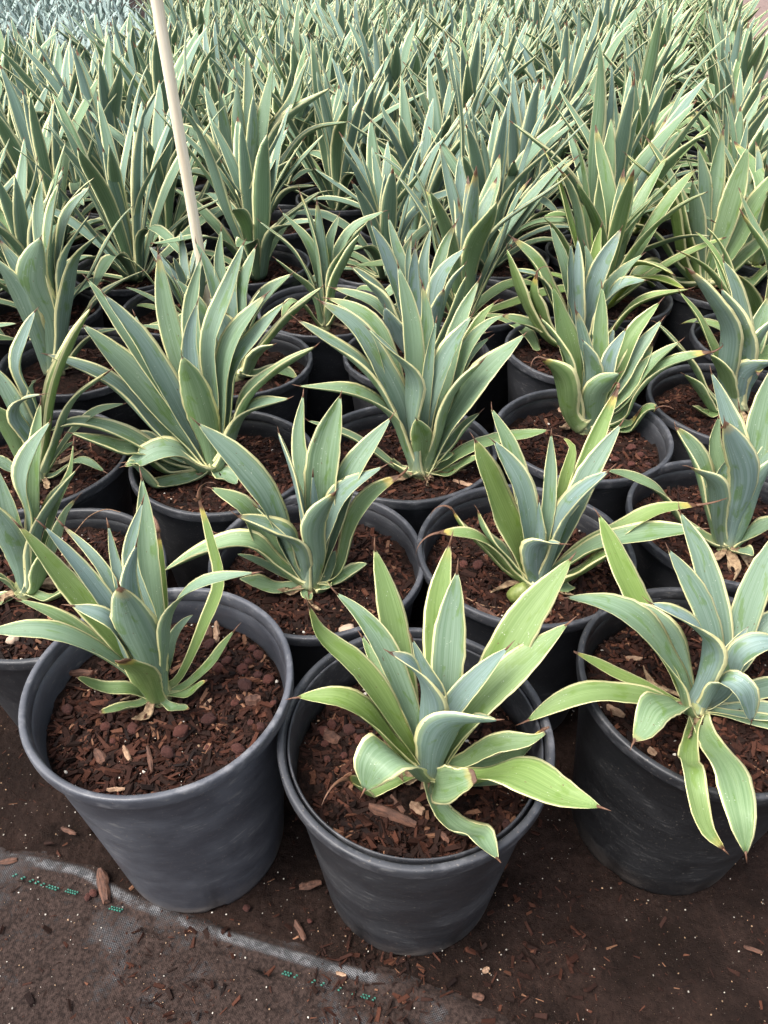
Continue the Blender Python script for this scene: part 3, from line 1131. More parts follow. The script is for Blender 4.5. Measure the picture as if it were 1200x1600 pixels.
# key: lattice column, row, centre in U (None = under its plant), scale, soil depth, plastic age, extra height
NEAR = {
    'A': (-2, 0, (-1.64, 3.47), 0.975, 0.36, 1.0, 0.20), 'B': (-1, 0, (0.22, 3.15), 0.995, 0.42, 0.26, 0.0), 'C': (0, 0, (2.50, 3.64), 1.0, 0.34, 0.03, 0.0),
    'F': (-3, 1, (-2.96, 4.80), 1.0, 0.22, 0.15, -0.06), 'D': (-2, 1, (-0.59, 4.98), 1.0, 0.30, 0.40, -0.04), 'E': (-1, 1, (1.36, 4.97), 1.0, 0.30, 0.30, 0.0),
    'K': (0, 1, (3.36, 5.68), 1.0, 0.30, 0.25, 0.0),
    'L': (-4, 2, None, 1.0, 0.28, 0.2, 0.0), 'H': (-3, 2, (-1.74, 6.62), 1.0, 0.30, 0.2, 0.0), 'I': (-2, 2, (0.24, 6.82), 1.0, 0.30, 0.28, 0.0),
    'J': (-1, 2, (2.33, 7.10), 1.0, 0.30, 0.38, 0.0), 'O': (0, 2, None, 1.0, 0.30, 0.2, 0.0), 'L2': (-4, 3, None, 1.0, 0.3, 0.1, 0.0),
    'M': (-3, 3, None, 1.0, 0.3, 0.2, 0.0), 'I2': (-2, 3, None, 1.0, 0.3, 0.15, 0.0), 'N': (-1, 3, None, 1.0, 0.3, 0.3, 0.0),
    'P': (0, 4, None, 1.0, 0.3, 0.2, 0.0), 'Q': (-4, 6, None, 1.0, 0.3, 0.45, 0.0), 'S': (-3, 4, None, 1.0, 0.3, 0.25, 0.0),
}
TR = {}
TR['A'] = ((745, 1062), A_CROP, [
    (92, -.15, .35, [600, 930, 400, 805, 200, 738, -70, 742], {'ch': .35}),
    (150, -.40, .75, [690, 990, 640, 920, 560, 875], {'bl': .55, 'br': .9, 'ch': .2}),
    (225, -.12, .28, [700, 900, 620, 720, 560, 530], {'br': .45, 'ch': .45, 'r': (0, -1)}),
    (125, .10, 0.0, [680, 820, 610, 530, 640, 330]),
    (130, .80, .42, [745, 780, 705, 450, 665, 20], {'tw': .1}),
    (90, .50, .10, [720, 720, 615, 400, 668, 130]),
    (132, .35, .78, [570, 810, 340, 540, 85, 240], {'ch': .15}),
    (100, .30, .05, [600, 770, 430, 510, 205, 245]),
    (72, .62, .10, [610, 700, 470, 430, 287, 235]),
    (72, .60, .12, [620, 700, 545, 430, 507, 240]),
    (85, .05, .05, [590, 860, 510, 690, 335, 617], {'tw': -.5}),
    (88, .10, .30, [775, 850, 805, 650, 930, 520, 1195, 465]),
    (66, .70, .72, [850, 945, 960, 700, 1030, 500, 985, 290, 927, 100], {'br': .8}),
    (48, .20, .6, [880, 990, 1000, 880, 1098, 735]),
    (36, .0, .75, [880, 1035, 970, 970], {'bl': .4, 'br': .9}),
    (46, -.30, .65, [650, 1085, 470, 1125], {'bl': .6}),
    (40, -.25, .5, [790, 1100, 885, 1105], {'bl': .4, 'br': .9}),
    (75, -.15, .65, [600, 1010, 480, 1010, 360, 955]),
    (75, .15, .6, [520, 860, 280, 680, 85, 590]),
    (52, .72, .85, [765, 700, 757, 450, 742, 255], {'br': .9}),
    (50, .45, .4, [810, 790, 860, 700, 905, 662]),
])
TR['B'] = ((530, 875), B_CROP, [
    (122, .95, .78, [455, 640, 400, 330, 335, 62], {'ch': .15}),
    (95, .30, .78, [440, 735, 280, 500, 140, 380, 97, 268]),
    (95, .62, .32, [480, 700, 380, 450, 290, 310, 195, 222]),
    (115, 1.02, .78, [560, 550, 565, 260, 607, 42]),
    (138, .70, .28, [585, 640, 607, 370, 633, 145], {'ch': .2}),
    (150, .85, .78, [690, 640, 870, 330, 1045, 97], {'ch': .15}),
    (138, .50, .66, [670, 670, 850, 490, 1030, 335], {'ch': .2}),
    (112, .05, 0.0, [515, 760, 525, 610, 480, 500, 390, 437], {'tw': -.3}),
    (95, .30, .03, [590, 690, 680, 560, 815, 420]),
    (70, .35, .1, [565, 620, 510, 490, 470, 388]),
    (44, .2, 0.0, [560, 700, 582, 580]),
    (135, -.12, 0.0, [565, 770, 625, 695, 775, 680], {'tw': -.2, 'ch': .4, 'r': (.25, -1)}),
    (140, -.42, .42, [470, 850, 390, 800, 335, 840, 298, 935], {'ch': .15, 'd': [-.12, -.26, -.36, -.42], 'r': (-.6, -.8)}),
    (75, -.25, .7, [440, 915, 330, 950, 235, 890], {'br': .9}),
    (135, -.45, .55, [565, 915, 630, 905, 698, 880], {'bl': .6, 'br': .5, 'd': [-.28, -.42, -.45], 'r': (1, -.25), 'tw': .7, 'ch': .1}),
    (78, -.95, .45, [550, 975, 620, 1060, 710, 1110, 780, 1182]),
    (120, -.8, .78, [690, 890, 840, 870, 1000, 945, 1150, 995], {'ch': .2, 'd': [-.2, -.45, -.68, -.8]}),
    (85, 0.0, .6, [660, 830, 780, 770, 945, 752], {'bl': .3}),
    (62, .05, .6, [720, 860, 860, 805, 945, 795], {'bl': .3, 'br': .9}),
    (75, .10, .82, [410, 780, 310, 670, 200, 605, 57, 598]),
    (48, .40, .6, [430, 740, 360, 650, 320, 610]),
    (58, .85, .62, [430, 640, 350, 500, 288, 375]),
    (46, -.2, .5, [640, 905, 800, 912], {'bl': .3}),
])
TR['C'] = ((755, 890), C_CROP, [
    (112, -.30, .78, [590, 830, 360, 805, 190, 850, 62, 925], {'ch': .2}),
    (150, -.55, .58, [690, 850, 600, 870, 555, 950, 497, 1035], {'d': [-.12, -.3, -.45, -.55], 'ch': .15}),
    (112, .35, .40, [690, 730, 565, 560, 420, 450, 228, 410]),
    (112, .50, .35, [710, 720, 645, 580, 540, 480, 418, 428]),
    (50, .15, .85, [600, 800, 420, 720, 257, 635], {'bl': .3, 'br': .5}),
    (130, .20, .05, [790, 760, 820, 610, 720, 500, 580, 437], {'tw': .3}),
    (105, .55, .2, [850, 720, 800, 460, 652, 210], {'ch': .15}),
    (122, .90, .25, [870, 640, 800, 290, 700, 55]),
    (150, .80, .3, [930, 600, 1000, 400, 1110, 130], {'ch': .15}),
    (112, 1.10, .88, [650, 650, 500, 380, 420, 200, 362, 65], {'ch': .15}),
    (140, .10, 0.0, [890, 800, 960, 650, 1080, 600, 1160, 650], {'tw': -.3}),
    (108, -.22, .08, [810, 850, 880, 760, 960, 800, 1000, 925], {'d': [-.05, -.1, -.18, -.22], 'r': (.5, -1)}),
    (90, -.10, .3, [900, 890, 1080, 890, 1260, 900]),
    (66, -.25, .4, [940, 955, 1100, 990, 1260, 1010]),
    (165, -1.25, .58, [820, 1010, 900, 1130, 950, 1300, 975, 1480], {'ch': .2, 'd': [-.35, -.75, -1.08, -1.25]}),
    (112, -1.18, .74, [740, 1010, 735, 1180, 785, 1360, 880, 1485], {'d': [-.35, -.8, -1.05, -1.18]}),
    (100, .30, .3, [960, 830, 1100, 780, 1260, 720]),
    (48, .30, 0.0, [890, 660, 985, 530]),
    (100, .60, .3, [940, 700, 1060, 520, 1210, 430]),
])
TR['D'] = ((685, 880), D_CROP, [
    (120, .30, .2, [575, 700, 490, 500, 370, 350, 210, 190], {'ch': .45}),
    (105, .25, .5, [500, 700, 400, 540, 267, 460]),
    (125, .20, 0.0, [665, 680, 620, 450, 548, 228], {'ch': .15}),
    (80, .80, .4, [660, 500, 632, 250, 650, 72]),
    (155, .60, .45, [725, 600, 740, 330, 805, 75], {'ch': .45}),
    (98, .50, .35, [775, 650, 850, 400, 1015, 168]),
    (78, .25, .1, [745, 650, 820, 480, 980, 372]),
    (122, -.25, .28, [705, 770, 695, 620, 785, 475], {'ch': .4, 'r': (0, -1)}),
    (100, -.10, .25, [650, 800, 600, 680, 490, 630, 376, 577], {'tw': -.3}),
    (82, -.10, .5, [540, 780, 425, 690, 300, 705, 72, 803]),
    (58, .20, .5, [545, 770, 440, 675, 285, 650]),
    (66, -.20, .5, [600, 890, 480, 870, 385, 838]),
    (38, .10, .4, [540, 810, 440, 760, 376, 735]),
    (72, .30, .62, [800, 800, 865, 600, 940, 490, 1060, 405], {'br': .9}),
    (62, 0.0, .5, [790, 850, 860, 815, 915, 775]),
    (45, .1, .4, [765, 810, 785, 722]),
    (58, -.15, .5, [720, 895, 765, 872], {'bl': .4}),
    (48, -.25, .5, [660, 895, 680, 930], {'bl': .4, 'br': .9}),
    (40, .1, 0.0, [700, 560, 690, 405]),
    (85, .1, .3, [610, 780, 540, 640, 455, 540]),
])
TR['E'] = ((440, 822), E_CROP, [
    (112, .30, .8, [365, 640, 275, 430, 205, 243], {'ch': .2}),
    (85, .70, .5, [410, 560, 350, 300, 270, 122]),
    (95, .35, .15, [415, 620, 380, 430, 280, 248], {'ch': .45}),
    (66, .50, .35, [485, 560, 500, 380, 503, 218]),
    (66, .70, .85, [530, 520, 565, 370, 585, 270, 545, 230]),
    (85, .90, .82, [590, 470, 680, 240, 770, 28], {'br': .8}),
    (105, .50, .3, [560, 580, 650, 380, 775, 182]),
    (108, .12, 0.0, [520, 650, 590, 500, 725, 367], {'tw': .2}),
    (118, -.20, 0.0, [440, 750, 455, 655, 545, 650], {'tw': -.2, 'ch': .4, 'r': (.2, -1)}),
    (52, .2, 0.0, [450, 620, 455, 485]),
    (80, -.05, .7, [335, 740, 220, 630, 55, 605], {'br': .9}),
    (58, .10, .5, [345, 720, 240, 600, 215, 512]),
    (44, .20, .7, [330, 760, 240, 670, 150, 580, 112, 505], {'br': .9}),
    (76, .05, .5, [560, 730, 700, 650, 850, 618, 1095, 590]),
    (78, .30, .82, [600, 690, 780, 590, 930, 515, 1085, 497], {'br': .8}),
    (84, -.20, .72, [560, 790, 660, 740, 775, 665], {'br': .8}),
    (52, -.1, .6, [520, 845, 600, 822]),
    (90, .45, .55, [500, 600, 590, 470, 690, 340]),
])
TR['H'] = ((715, 962), H_CROP, [
    (85, -.15, .4, [540, 920, 320, 800, 150, 762, 47, 790]),
    (78, -.28, .45, [600, 990, 400, 905, 135, 800]),
    (66, .15, .4, [560, 900, 450, 850, 335, 808]),
    (88, .15, .2, [500, 800, 280, 590, 28, 478]),
    (120, .35, .32, [540, 760, 375, 560, 182, 360]),
    (112, .30, .1, [590, 750, 440, 480, 267, 235]),
    (85, .60, .38, [565, 700, 360, 390, 200, 173]),
    (104, .90, .4, [610, 620, 525, 320, 488, 60], {'ch': .2}),
    (90, .80, .4, [660, 600, 622, 320, 660, 90]),
    (80, .40, .1, [650, 660, 620, 430, 648, 265]),
    (150, -.10, .48, [690, 830, 640, 650, 587, 490], {'ch': .4, 'r': (0, -1)}),
    (80, .70, .35, [715, 700, 700, 420, 780, 190, 838, 25]),
    (84, .50, .35, [750, 700, 780, 450, 930, 232]),
    (70, .45, .3, [770, 750, 800, 530, 890, 400, 1003, 268]),
    (84, .20, .5, [800, 800, 890, 620, 1130, 447]),
    (80, -.05, .4, [780, 860, 850, 720, 1020, 660]),
    (104, -.35, .3, [650, 935, 540, 875, 440, 905, 380, 990], {'d': [-.1, -.2, -.3, -.35]}),
    (60, -.42, .5, [650, 1040, 530, 1055, 445, 1110, 415, 1180], {'d': [-.2, -.32, -.4, -.42]}),
    (40, .90, .2, [500, 560, 392, 315]),
    (48, .40, .4, [790, 800, 830, 682]),
    (85, -.30, .4, [745, 1000, 815, 1060], {'bl': .3}),
])
TR['I'] = ((590, 1215), I_CROP, [
    (110, .15, .3, [460, 900, 300, 690, 18, 482]),
    (110, .40, .25, [490, 900, 385, 690, 270, 510, 122, 392]),
    (108, .70, .5, [440, 680, 330, 460, 152, 377]),
    (132, .08, .15, [545, 920, 530, 720, 348, 522], {'ch': .2}),
    (112, .60, .45, [565, 720, 540, 450, 486, 228]),
    (92, .80, .5, [605, 650, 622, 480, 600, 308]),
    (60, .30, .2, [620, 820, 640, 620, 665, 482]),
    (112, .25, .15, [640, 920, 700, 700, 830, 462]),
    (100, .80, .4, [720, 700, 780, 480, 865, 293]),
    (122, .30, .45, [710, 1000, 860, 770, 1078, 547], {'ch': .2}),
    (110, .10, .4, [680, 1020, 745, 830, 885, 667]),
    (125, -.20, .58, [590, 1130, 600, 1050, 572, 945], {'ch': .4, 'r': (0, -1)}),
    (90, .90, .7, [770, 720, 870, 480, 940, 398]),
    (80, .70, .5, [780, 680, 890, 510, 985, 457]),
    (75, .60, .5, [730, 820, 820, 650, 915, 562]),
    (76, 0.0, .5, [520, 1090, 440, 920, 280, 830, 22, 790]),
    (68, .10, .66, [700, 1165, 850, 1070, 1188, 997]),
    (58, -.12, .6, [720, 1205, 870, 1115]),
    (74, .20, .45, [720, 1090, 800, 990, 865, 917]),
    (60, 0.0, .5, [670, 1150, 748, 1105], {'bl': .3}),
    (58, .10, .5, [470, 1170, 300, 1050, 62, 952]),
    (78, -.15, .4, [530, 1220, 450, 1142]),
])
TR['I2'] = ((600, 705), I_CROP, [
    (80, .30, .05, [520, 480, 440, 220, 360, 32]), (120, .10, .1, [500, 540, 395, 370, 267, 228]),
    (88, -.20, .05, [510, 610, 450, 500, 425, 422]), (76, .30, 0, [575, 500, 557, 300, 567, 132]),
    (50, .60, .2, [555, 420, 532, 200, 548, 88]), (70, .50, .1, [605, 450, 607, 220, 640, 52]),
    (80, .30, .05, [650, 470, 690, 280, 795, 147]), (60, .10, .1, [680, 500, 730, 330, 800, 218]),
    (80, -.10, 0, [650, 520, 680, 400, 702, 332]), (68, -.10, .5, [710, 540, 765, 420, 805, 272]),
    (70, .2, .5, [700, 640, 820, 560, 900, 540]), (70, .4, .4, [520, 560, 360, 400, 180, 330]),
    (70, .8, .3, [560, 400, 480, 150, 440, 0]), (70, .8, .4, [640, 400, 700, 150, 760, 20]),
])
TR['J'] = ((372, 905), J_CROP, [
    (110, -.10, .66, [295, 810, 265, 660, 180, 562], {'br': .8}),
    (102, .40, .66, [345, 700, 285, 450, 235, 252]),
    (95, .20, .5, [335, 750, 290, 550, 187, 392]),
    (112, 0.0, .1, [395, 770, 412, 620, 375, 492]),
    (80, .30, .25, [400, 700, 372, 520, 340, 352]),
    (86, .60, .6, [440, 620, 450, 430, 460, 252]),
    (82, .30, 0.0, [470, 680, 500, 560, 565, 442]),
    (92, .60, .7, [520, 640, 600, 460, 715, 322]),
    (80, .45, .3, [530, 690, 610, 550, 725, 402]),
    (120, .40, .5, [550, 710, 625, 600, 685, 492], {'br': .6}),
    (84, .25, .5, [550, 770, 650, 630, 805, 497]),
    (70, .10, .6, [550, 840, 620, 720, 760, 600, 958, 542], {'br': .9}),
    (130, -.20, .45, [415, 840, 440, 720, 535, 638], {'ch': .4, 'r': (0, -1)}),
    (40, 0.0, .7, [500, 880, 620, 857], {'br': .9}),
    (58, -.10, .6, [540, 905, 670, 850, 700, 792], {'br': .9}),
    (60, .50, .1, [460, 650, 512, 435]),
])
TR['N'] = ((370, 545), J_CROP, [
    (86, 0.0, .72, [210, 480, 90, 290, 35, 85]), (70, -.10, .72, [230, 450, 150, 300, 170, 178], {'br': .9}),
    (80, .40, .6, [280, 400, 160, 150, 57, 32]), (70, .10, .2, [290, 430, 200, 230, 58, 172]),
    (92, .20, 0.0, [352, 390, 343, 200, 352, 45]), (44, .30, .1, [320, 370, 313, 200, 320, 62]),
    (92, .30, .1, [400, 390, 440, 200, 545, -8]), (70, .70, .85, [420, 300, 430, 100, 455, -20]),
    (70, .30, .4, [460, 330, 540, 200, 640, 108]), (82, 0.0, .1, [450, 380, 540, 255, 655, 222]),
    (60, .50, .4, [390, 300, 400, 150, 382, 62]), (58, -.10, .78, [500, 460, 620, 330, 848, 262]),
    (70, .1, .5, [280, 500, 120, 420, 10, 380]), (66, .5, .4, [330, 330, 270, 110, 230, -20]),
])
TR['K'] = ((740, 1470), K_CROP, [
    (190, -.10, .05, [795, 1310, 850, 1090, 742, 825], {'ch': .35, 'r': (0, -1)}),
    (120, -.20, .15, [700, 1320, 690, 1150, 566, 1052]),
    (120, .40, .4, [650, 1220, 585, 1010, 497, 855]),
    (92, .70, .55, [725, 1120, 690, 950, 715, 802]),
    (112, .70, .15, [800, 1020, 742, 780, 676, 583]),
    (46, .60, .2, [830, 1000, 816, 752]),
    (160, .80, .45, [870, 1070, 925, 800, 990, 540], {'ch': .2}),
    (130, .10, .15, [860, 1310, 920, 1150, 1010, 990]),
    (90, -.10, .4, [860, 1400, 970, 1345, 1060, 1290]),
    (90, .50, .3, [890, 1120, 955, 965, 1030, 890]),
    (86, .20, .6, [530, 1330, 410, 1180, 285, 1110, 152, 1072]),
    (66, -.30, .4, [780, 1475, 885, 1500]),
    (100, .30, .2, [720, 1270, 725, 1100, 770, 1000]),
])
TR['O'] = ((790, 790), K_CROP, [
    (120, -.10, .1, [735, 620, 745, 380, 655, 200, 560, 62]), (160, 0.0, .15, [790, 650, 815, 430, 730, 165]),
    (100, .40, .15, [820, 460, 790, 200, 736, 25]), (130, .10, .2, [870, 610, 905, 450, 990, 310]),
    (140, -.20, .1, [830, 710, 880, 590, 990, 525]), (110, -.15, .6, [765, 700, 720, 560, 672, 492]),
    (76, .20, .5, [670, 700, 560, 520, 402, 332]), (120, .60, .5, [890, 420, 965, 200]),
    (58, -.20, .7, [700, 810, 640, 790, 582, 747]), (64, -.1, .6, [690, 780, 600, 660, 540, 590]),
    (64, .5, .7, [720, 560, 620, 330, 520, 180]),
])
TR['F'] = ((140, 1240), F_CROP, [
    (180, 0.0, .25, [105, 1090, 30, 910, -70, 740]), (110, .30, .3, [170, 860, 125, 650, 170, 480, 262, 328]),
    (90, .60, .5, [185, 800, 190, 500, 212, 228]), (110, .20, .3, [205, 910, 275, 770, 395, 583]),
    (48, .50, .6, [290, 790, 368, 610, 382, 442]), (70, .40, .5, [290, 960, 340, 820, 400, 727]),
    (110, -.10, .6, [190, 1190, 215, 1110, 235, 1000]), (60, -.1, .5, [70, 1200, 0, 1150, -70, 1110]),
    (60, -.2, .6, [80, 1290, 0, 1310, -70, 1310]), (120, .30, .3, [80, 900, 20, 690, -20, 560]),
    (70, -.3, .6, [230, 1260, 330, 1230, 400, 1180]),
])
TR['L'] = ((200, 640), F_CROP, [
    (110, .30, .72, [240, 450, 290, 150, 380, -80, 470, -260]), (80, .10, .4, [270, 500, 380, 230, 510, 115, 575, 62]),
    (50, -.10, .5, [290, 610, 420, 535, 545, 590]), (150, .10, .2, [140, 450, 60, 250, -40, 40]),
    (100, -.20, .05, [165, 440, 85, 310, 110, 225, 215, 187], {'tw': .4}), (130, -.10, .6, [100, 510, 40, 380, -40, 240]),
    (80, .20, .1, [200, 330, 165, 150, 190, 112]), (90, .30, .1, [180, 280, 95, 50, 130, -120, 184, -250]),
    (40, .20, .5, [240, 570, 330, 480, 390, 432]), (60, .30, .5, [330, 450, 480, 290, 650, 235]),
    (70, .2, .4, [90, 600, 0, 540, -60, 500]),
])
TR['L2'] = ((262, 1010), L_CROP, [
    (180, -.10, .3, [235, 760, 150, 550, 195, 342], {'ch': .2, 'r': (0, -1)}), (110, .30, .2, [265, 620, 240, 350, 280, 85]),
    (80, .40, .2, [290, 600, 310, 280, 433, 97]), (70, .20, .1, [305, 620, 320, 420, 430, 232]),
    (95, 0.0, .15, [325, 680, 370, 450, 465, 333]), (140, 0.0, .3, [160, 810, 60, 600, -20, 440]),
    (110, .40, .25, [185, 640, 80, 480, -5, 350]), (70, .20, .25, [330, 900, 420, 700, 560, 570, 688, 502]),
    (55, .10, .4, [320, 960, 430, 830, 570, 780]), (80, .6, .3, [230, 550, 190, 250, 200, 60]),
])
TR['M'] = ((810, 580), H_CROP, [
    (70, .30, .4, [825, 380, 840, 200, 885, 42]), (60, .40, .2, [800, 380, 790, 200, 832, 28]),
    (70, .30, .4, [850, 420, 900, 280, 1030, 152]), (70, .10, .5, [860, 530, 960, 400, 1153, 207]),
    (90, 0.0, .2, [765, 480, 740, 380, 700, 252]), (50, -.10, .6, [900, 560, 980, 548, 1060, 580]),
    (60, .10, .2, [830, 470, 860, 330, 905, 217]), (70, .30, .3, [720, 480, 640, 290, 560, 172]),
    (60, .5, .3, [760, 380, 700, 150, 640, 20]), (60, .6, .35, [780, 350, 740, 120, 745, -30]), (56, .2, .5, [700, 540, 560, 400, 420, 360]),
    (60, -.2, .4, [850, 560, 900, 480, 960, 440]),
])
FULL = (0, 0, 1.0)
TR['P'] = ((1095, 450), FULL, [
    (44, 0.0, .78, [1065, 400, 1045, 310, 978, 240], {'ch': .15}), (28, .2, .7, [1082, 400, 1064, 340, 1057, 278]), (30, -.1, .4, [1092, 410, 1086, 340, 1082, 282]),
    (40, .4, .62, [1120, 390, 1148, 300, 1168, 230], {'ch': .15}), (24, .4, .4, [1099, 380, 1096, 290, 1091, 232]), (40, .3, .65, [1140, 400, 1180, 330, 1216, 264]),
    (36, 0.0, .65, [1135, 430, 1190, 380, 1245, 330]), (26, -.2, .6, [1050, 440, 1005, 425, 980, 455]), (30, .6, .5, [1080, 360, 1040, 270, 1010, 215]),
    (30, .7, .5, [1105, 360, 1120, 260, 1130, 200]), (24, -.3, .6, [1130, 455, 1180, 450, 1215, 480]), (26, .2, .5, [1055, 410, 1015, 360, 960, 350]),
])
TR['Q'] = ((395, 362), FULL, [
    (27, .4, .4, [398, 300, 415, 180, 427, 100]), (27, .1, .25, [385, 300, 372, 210, 370, 128]), (22, .3, .3, [376, 300, 352, 210, 342, 140]),
    (30, .1, .35, [405, 290, 440, 200, 515, 138]), (25, -.05, .2, [394, 290, 397, 210, 396, 148]), (32, 0.0, .3, [372, 310, 330, 240, 289, 178]),
    (20, -.1, .3, [415, 320, 425, 280, 462, 246]), (16, -.4, .4, [378, 345, 352, 332, 328, 346]), (22, -.1, .4, [362, 320, 320, 275, 252, 274]),
    (18, 0.0, .4, [425, 330, 450, 300, 492, 290]), (24, .5, .3, [400, 280, 455, 170, 480, 95]), (24, .6, .35, [388, 270, 390, 160, 385, 80]),
    (22, .3, .4, [365, 300, 310, 220, 260, 190]), (20, .4, .4, [420, 290, 480, 210, 545, 190]),
])
TR['S'] = ((507, 515), FULL, [
    (23, .2, .35, [500, 440, 490, 370, 468, 298]), (20, .1, .3, [508, 440, 500, 370, 495, 312]), (20, .1, .45, [518, 440, 540, 390, 575, 346]),
    (18, -.1, .5, [522, 450, 545, 400, 562, 366]), (18, .1, .4, [490, 450, 460, 395, 406, 346]), (16, -.2, .5, [488, 460, 452, 425, 430, 404]),
    (20, .3, .4, [514, 440, 516, 380, 530, 336]), (13, -.3, .6, [480, 485, 455, 470, 440, 500]), (14, -.2, .6, [530, 485, 560, 452, 600, 460]),
    (18, .4, .5, [498, 440, 480, 380, 440, 331]), (18, .4, .4, [520, 420, 550, 360, 600, 330]),
])
LABELS = {
    'P': 'large lime-green agave with broad spreading leaves in the outermost line along the path',
    'Q': 'tall slender-leaved agave standing close beside the wooden stake, its grey rim showing',
    'S': 'small yellow-edged agave between the wooden stake and the full upright agave',
    'A': 'small agave with a long sideways-arching leaf, in scuffed grey pot beside the fabric fold',
    'B': 'sprawling young agave in dark pot of doubled rim, long bark splinter on its soil',
    'C': 'agave with two leaves hanging over the front of its glossy black pot',
    'D': 'agave with a dry twig at its foot, pale stone at the edge of its soil',
    'E': 'agave with upright lime leaves and a cut green stub on its soil, in black pot',
    'F': 'broad-leaved agave in black pot under the long arching leaf of its neighbour',
    'H': 'large sprawling agave with long arching blue-green leaves in front of the wooden stake',
    'I': 'full upright agave with a small cupped leaf at its foot, between two sprawling agaves',
    'J': 'lime-green agave with curled brown leaf tips, wide brown bark soil in its pot',
    'K': 'stout blue agave with a dark cupped central leaf, right behind the pot with hanging leaves',
    'L': 'agave with one tall yellow-green leaf and a curled blue leaf beside the large sprawling one',
    'L2': 'tall agave with very broad dark upright leaves, neighbour of the large sprawling one',
    'M': 'upright agave directly behind the large sprawling agave, in front of the wooden stake',
    'I2': 'blue upright agave directly behind the full agave with the cupped leaf',
    'N': 'agave with a tall lime leaf directly behind the lime-green agave with curled tips',
    'O': 'agave with dark twisting leaves behind the stout blue agave, by the path edge',
}


def lat(c, r):
    p = L0 + LA * c + LB * min(r, 2)
    if r > 2:
        p = p + (LA * c * 0.03 + Vector((0.62, 1.94))) * (r - 2) - LA * c * 0.03 * (r - 3)
    return [p.x, p.y]


def soil_z_of(k):
    return (HP + NEAR[k][6] - NEAR[k][4]) * U if k else 0.004


# collect every pot position, push overlapping pots apart
cells = []
near_cells = {(v[0], v[1]): k for k, v in NEAR.items()}
for (c, r), k in near_cells.items():
    p = NEAR[k][2]
    if p:
        p = list(p)
    elif k in TR:
        (bx_, by_), (ox_, oy_, k_) = TR[k][0], TR[k][1]
        q_ = at_z(ox_ + bx_ / k_, oy_ + by_ / k_, soil_z_of(k)) / U
        p = [q_.x, q_.y + 0.08]
    else:
        p = lat(c, r)
    cells.append([k, c, r, p[0], p[1], NEAR[k][3], 0.02 if k in 'ABC' else (0.35 if NEAR[k][2] else 0.6)])
jr = random.Random(5)
for r in range(0, 28):
    for c in range(-30, 1):
        if (c, r) in near_cells:
            continue
        x, y = lat(c, r)
        x += jr.uniform(-.07, .07)
        y += jr.uniform(-.07, .07)
        px, py = project(Vector((x * U, y * U, 0.45)))
        pt = project(Vector((x * U, y * U, 0.85)))
        pm = 260 * (10.0 / max(6, y)) + 40
        if px < -pm or px > 1200 + pm or y < 3.0 or (r == 0) or (r == 1) or pt[1] < (-170 if px < 330 else -45):
            continue
        if pt[1] < -45 and not (y > 27 and px < 275 - (y - 27) * 3):
            continue
        cells.append([None, c, r, x, y, 1.0, 1.0])
for it in range(60):
    for i in range(len(cells)):
        for j in range(i + 1, len(cells)):
            a, b = cells[i], cells[j]
            dx, dy = b[3] - a[3], b[4] - a[4]
            if abs(dx) > 2.2 or abs(dy) > 2.2:
                continue
            need = (a[5] + b[5]) * (0.965 if a[0] and b[0] else 1.0)
            d = math.hypot(dx, dy)
            if d < need:
                push = (need - d) / d
                wa = a[6] / (a[6] + b[6])
                a[3] -= dx * push * wa
                a[4] -= dy * push * wa
                b[3] += dx * push * (1 - wa)
                b[4] += dy * push * (1 - wa)

ROOTS = {}
nfar = 0
for k, c, r, x, y, s, fixed in cells:
    POTS[k] = (x * U, y * U)
    if k:
        _, _, _, s, dep, age, dz = NEAR[k]
        root = pot_thing(x * U, y * U, s, dep, 2 if r < 3 else 1, age, dz=dz)
        ROOTS[k] = root
        soil_z = soil_z_of(k)
        tag(root, LABELS[k], 'potted agave', 'agaves in black nursery pots')
        if k in TR:
            base_ = traced_plant(root, TR[k][0], TR[k][1], TR[k][2], soil_z, (HP + dz) * U)
            dry_leaves(root, base_, 5 if r < 3 else 2, len(k) * 31 + ord(k[0]))
        else:
            generic_plant(root, 'mid', 2, soil_z, 1.0, 0.45, off=(-0.35 * U, -0.2 * U))
    else:
        q = 1 if r < 7 else 0
        px, py = project(Vector((x * U, y * U, 0.5)))
        silver = y > 27 and px < 275 - (y - 27) * 3
        root = pot_thing(x * U, y * U, s, 0.30, q, random.uniform(0.02, 0.3))
        sz = (HP - 0.30) * U
        if silver:
            generic_plant(root, 'silver', random.randrange(2), sz, random.random() * 6.28, random.uniform(.9, 1.15))
            tag(root, 'silver-grey spiky agave in a dark pot beyond the striped agaves at far left', 'potted agave', 'silver agaves far behind')
        else:
            kind = 'mid' if (r < 5 and c > -4) or (c > -2 and r < 9 and (r + c) % 2) else 'tall'
            sx_, sy_ = at_z(321, 500, 0.30)[:2]
            low = y * U < sy_ + 0.05 and abs(px - 330) < 150
            if low:
                kind = 'mid'
            generic_plant(root, kind, random.randrange(6 if kind == 'mid' else 9), sz, random.random() * 6.28, random.uniform(.9, 1.12) * (0.62 if low else 1.0),
                          off=(random.uniform(-.15, .15) * U, random.uniform(-.15, .15) * U), shift=random.uniform(-.12, .12) + (0.12 if c > -2 else 0))
            W_ = ['first', 'second', 'third', 'fourth', 'fifth', 'sixth', 'seventh', 'eighth', 'ninth', 'tenth']
            if r < 8 and -c < 10:
                tag(root, 'striped agave in black pot, %s pot back in the %s line from the path' % (W_[r], W_[-c]), 'potted agave', 'agaves packed in the rows behind')
            elif c == 0:
                tag(root, 'striped agave in black pot, outermost along the red-brown path edge', 'potted agave', 'agaves along the path edge')
            else:
                tag(root, 'striped green and cream agave in black pot, packed in the rows behind the near pots', 'potted agave', 'agaves packed in the rows behind')
        nfar += 1
print('pots', len(cells), 'far', nfar)

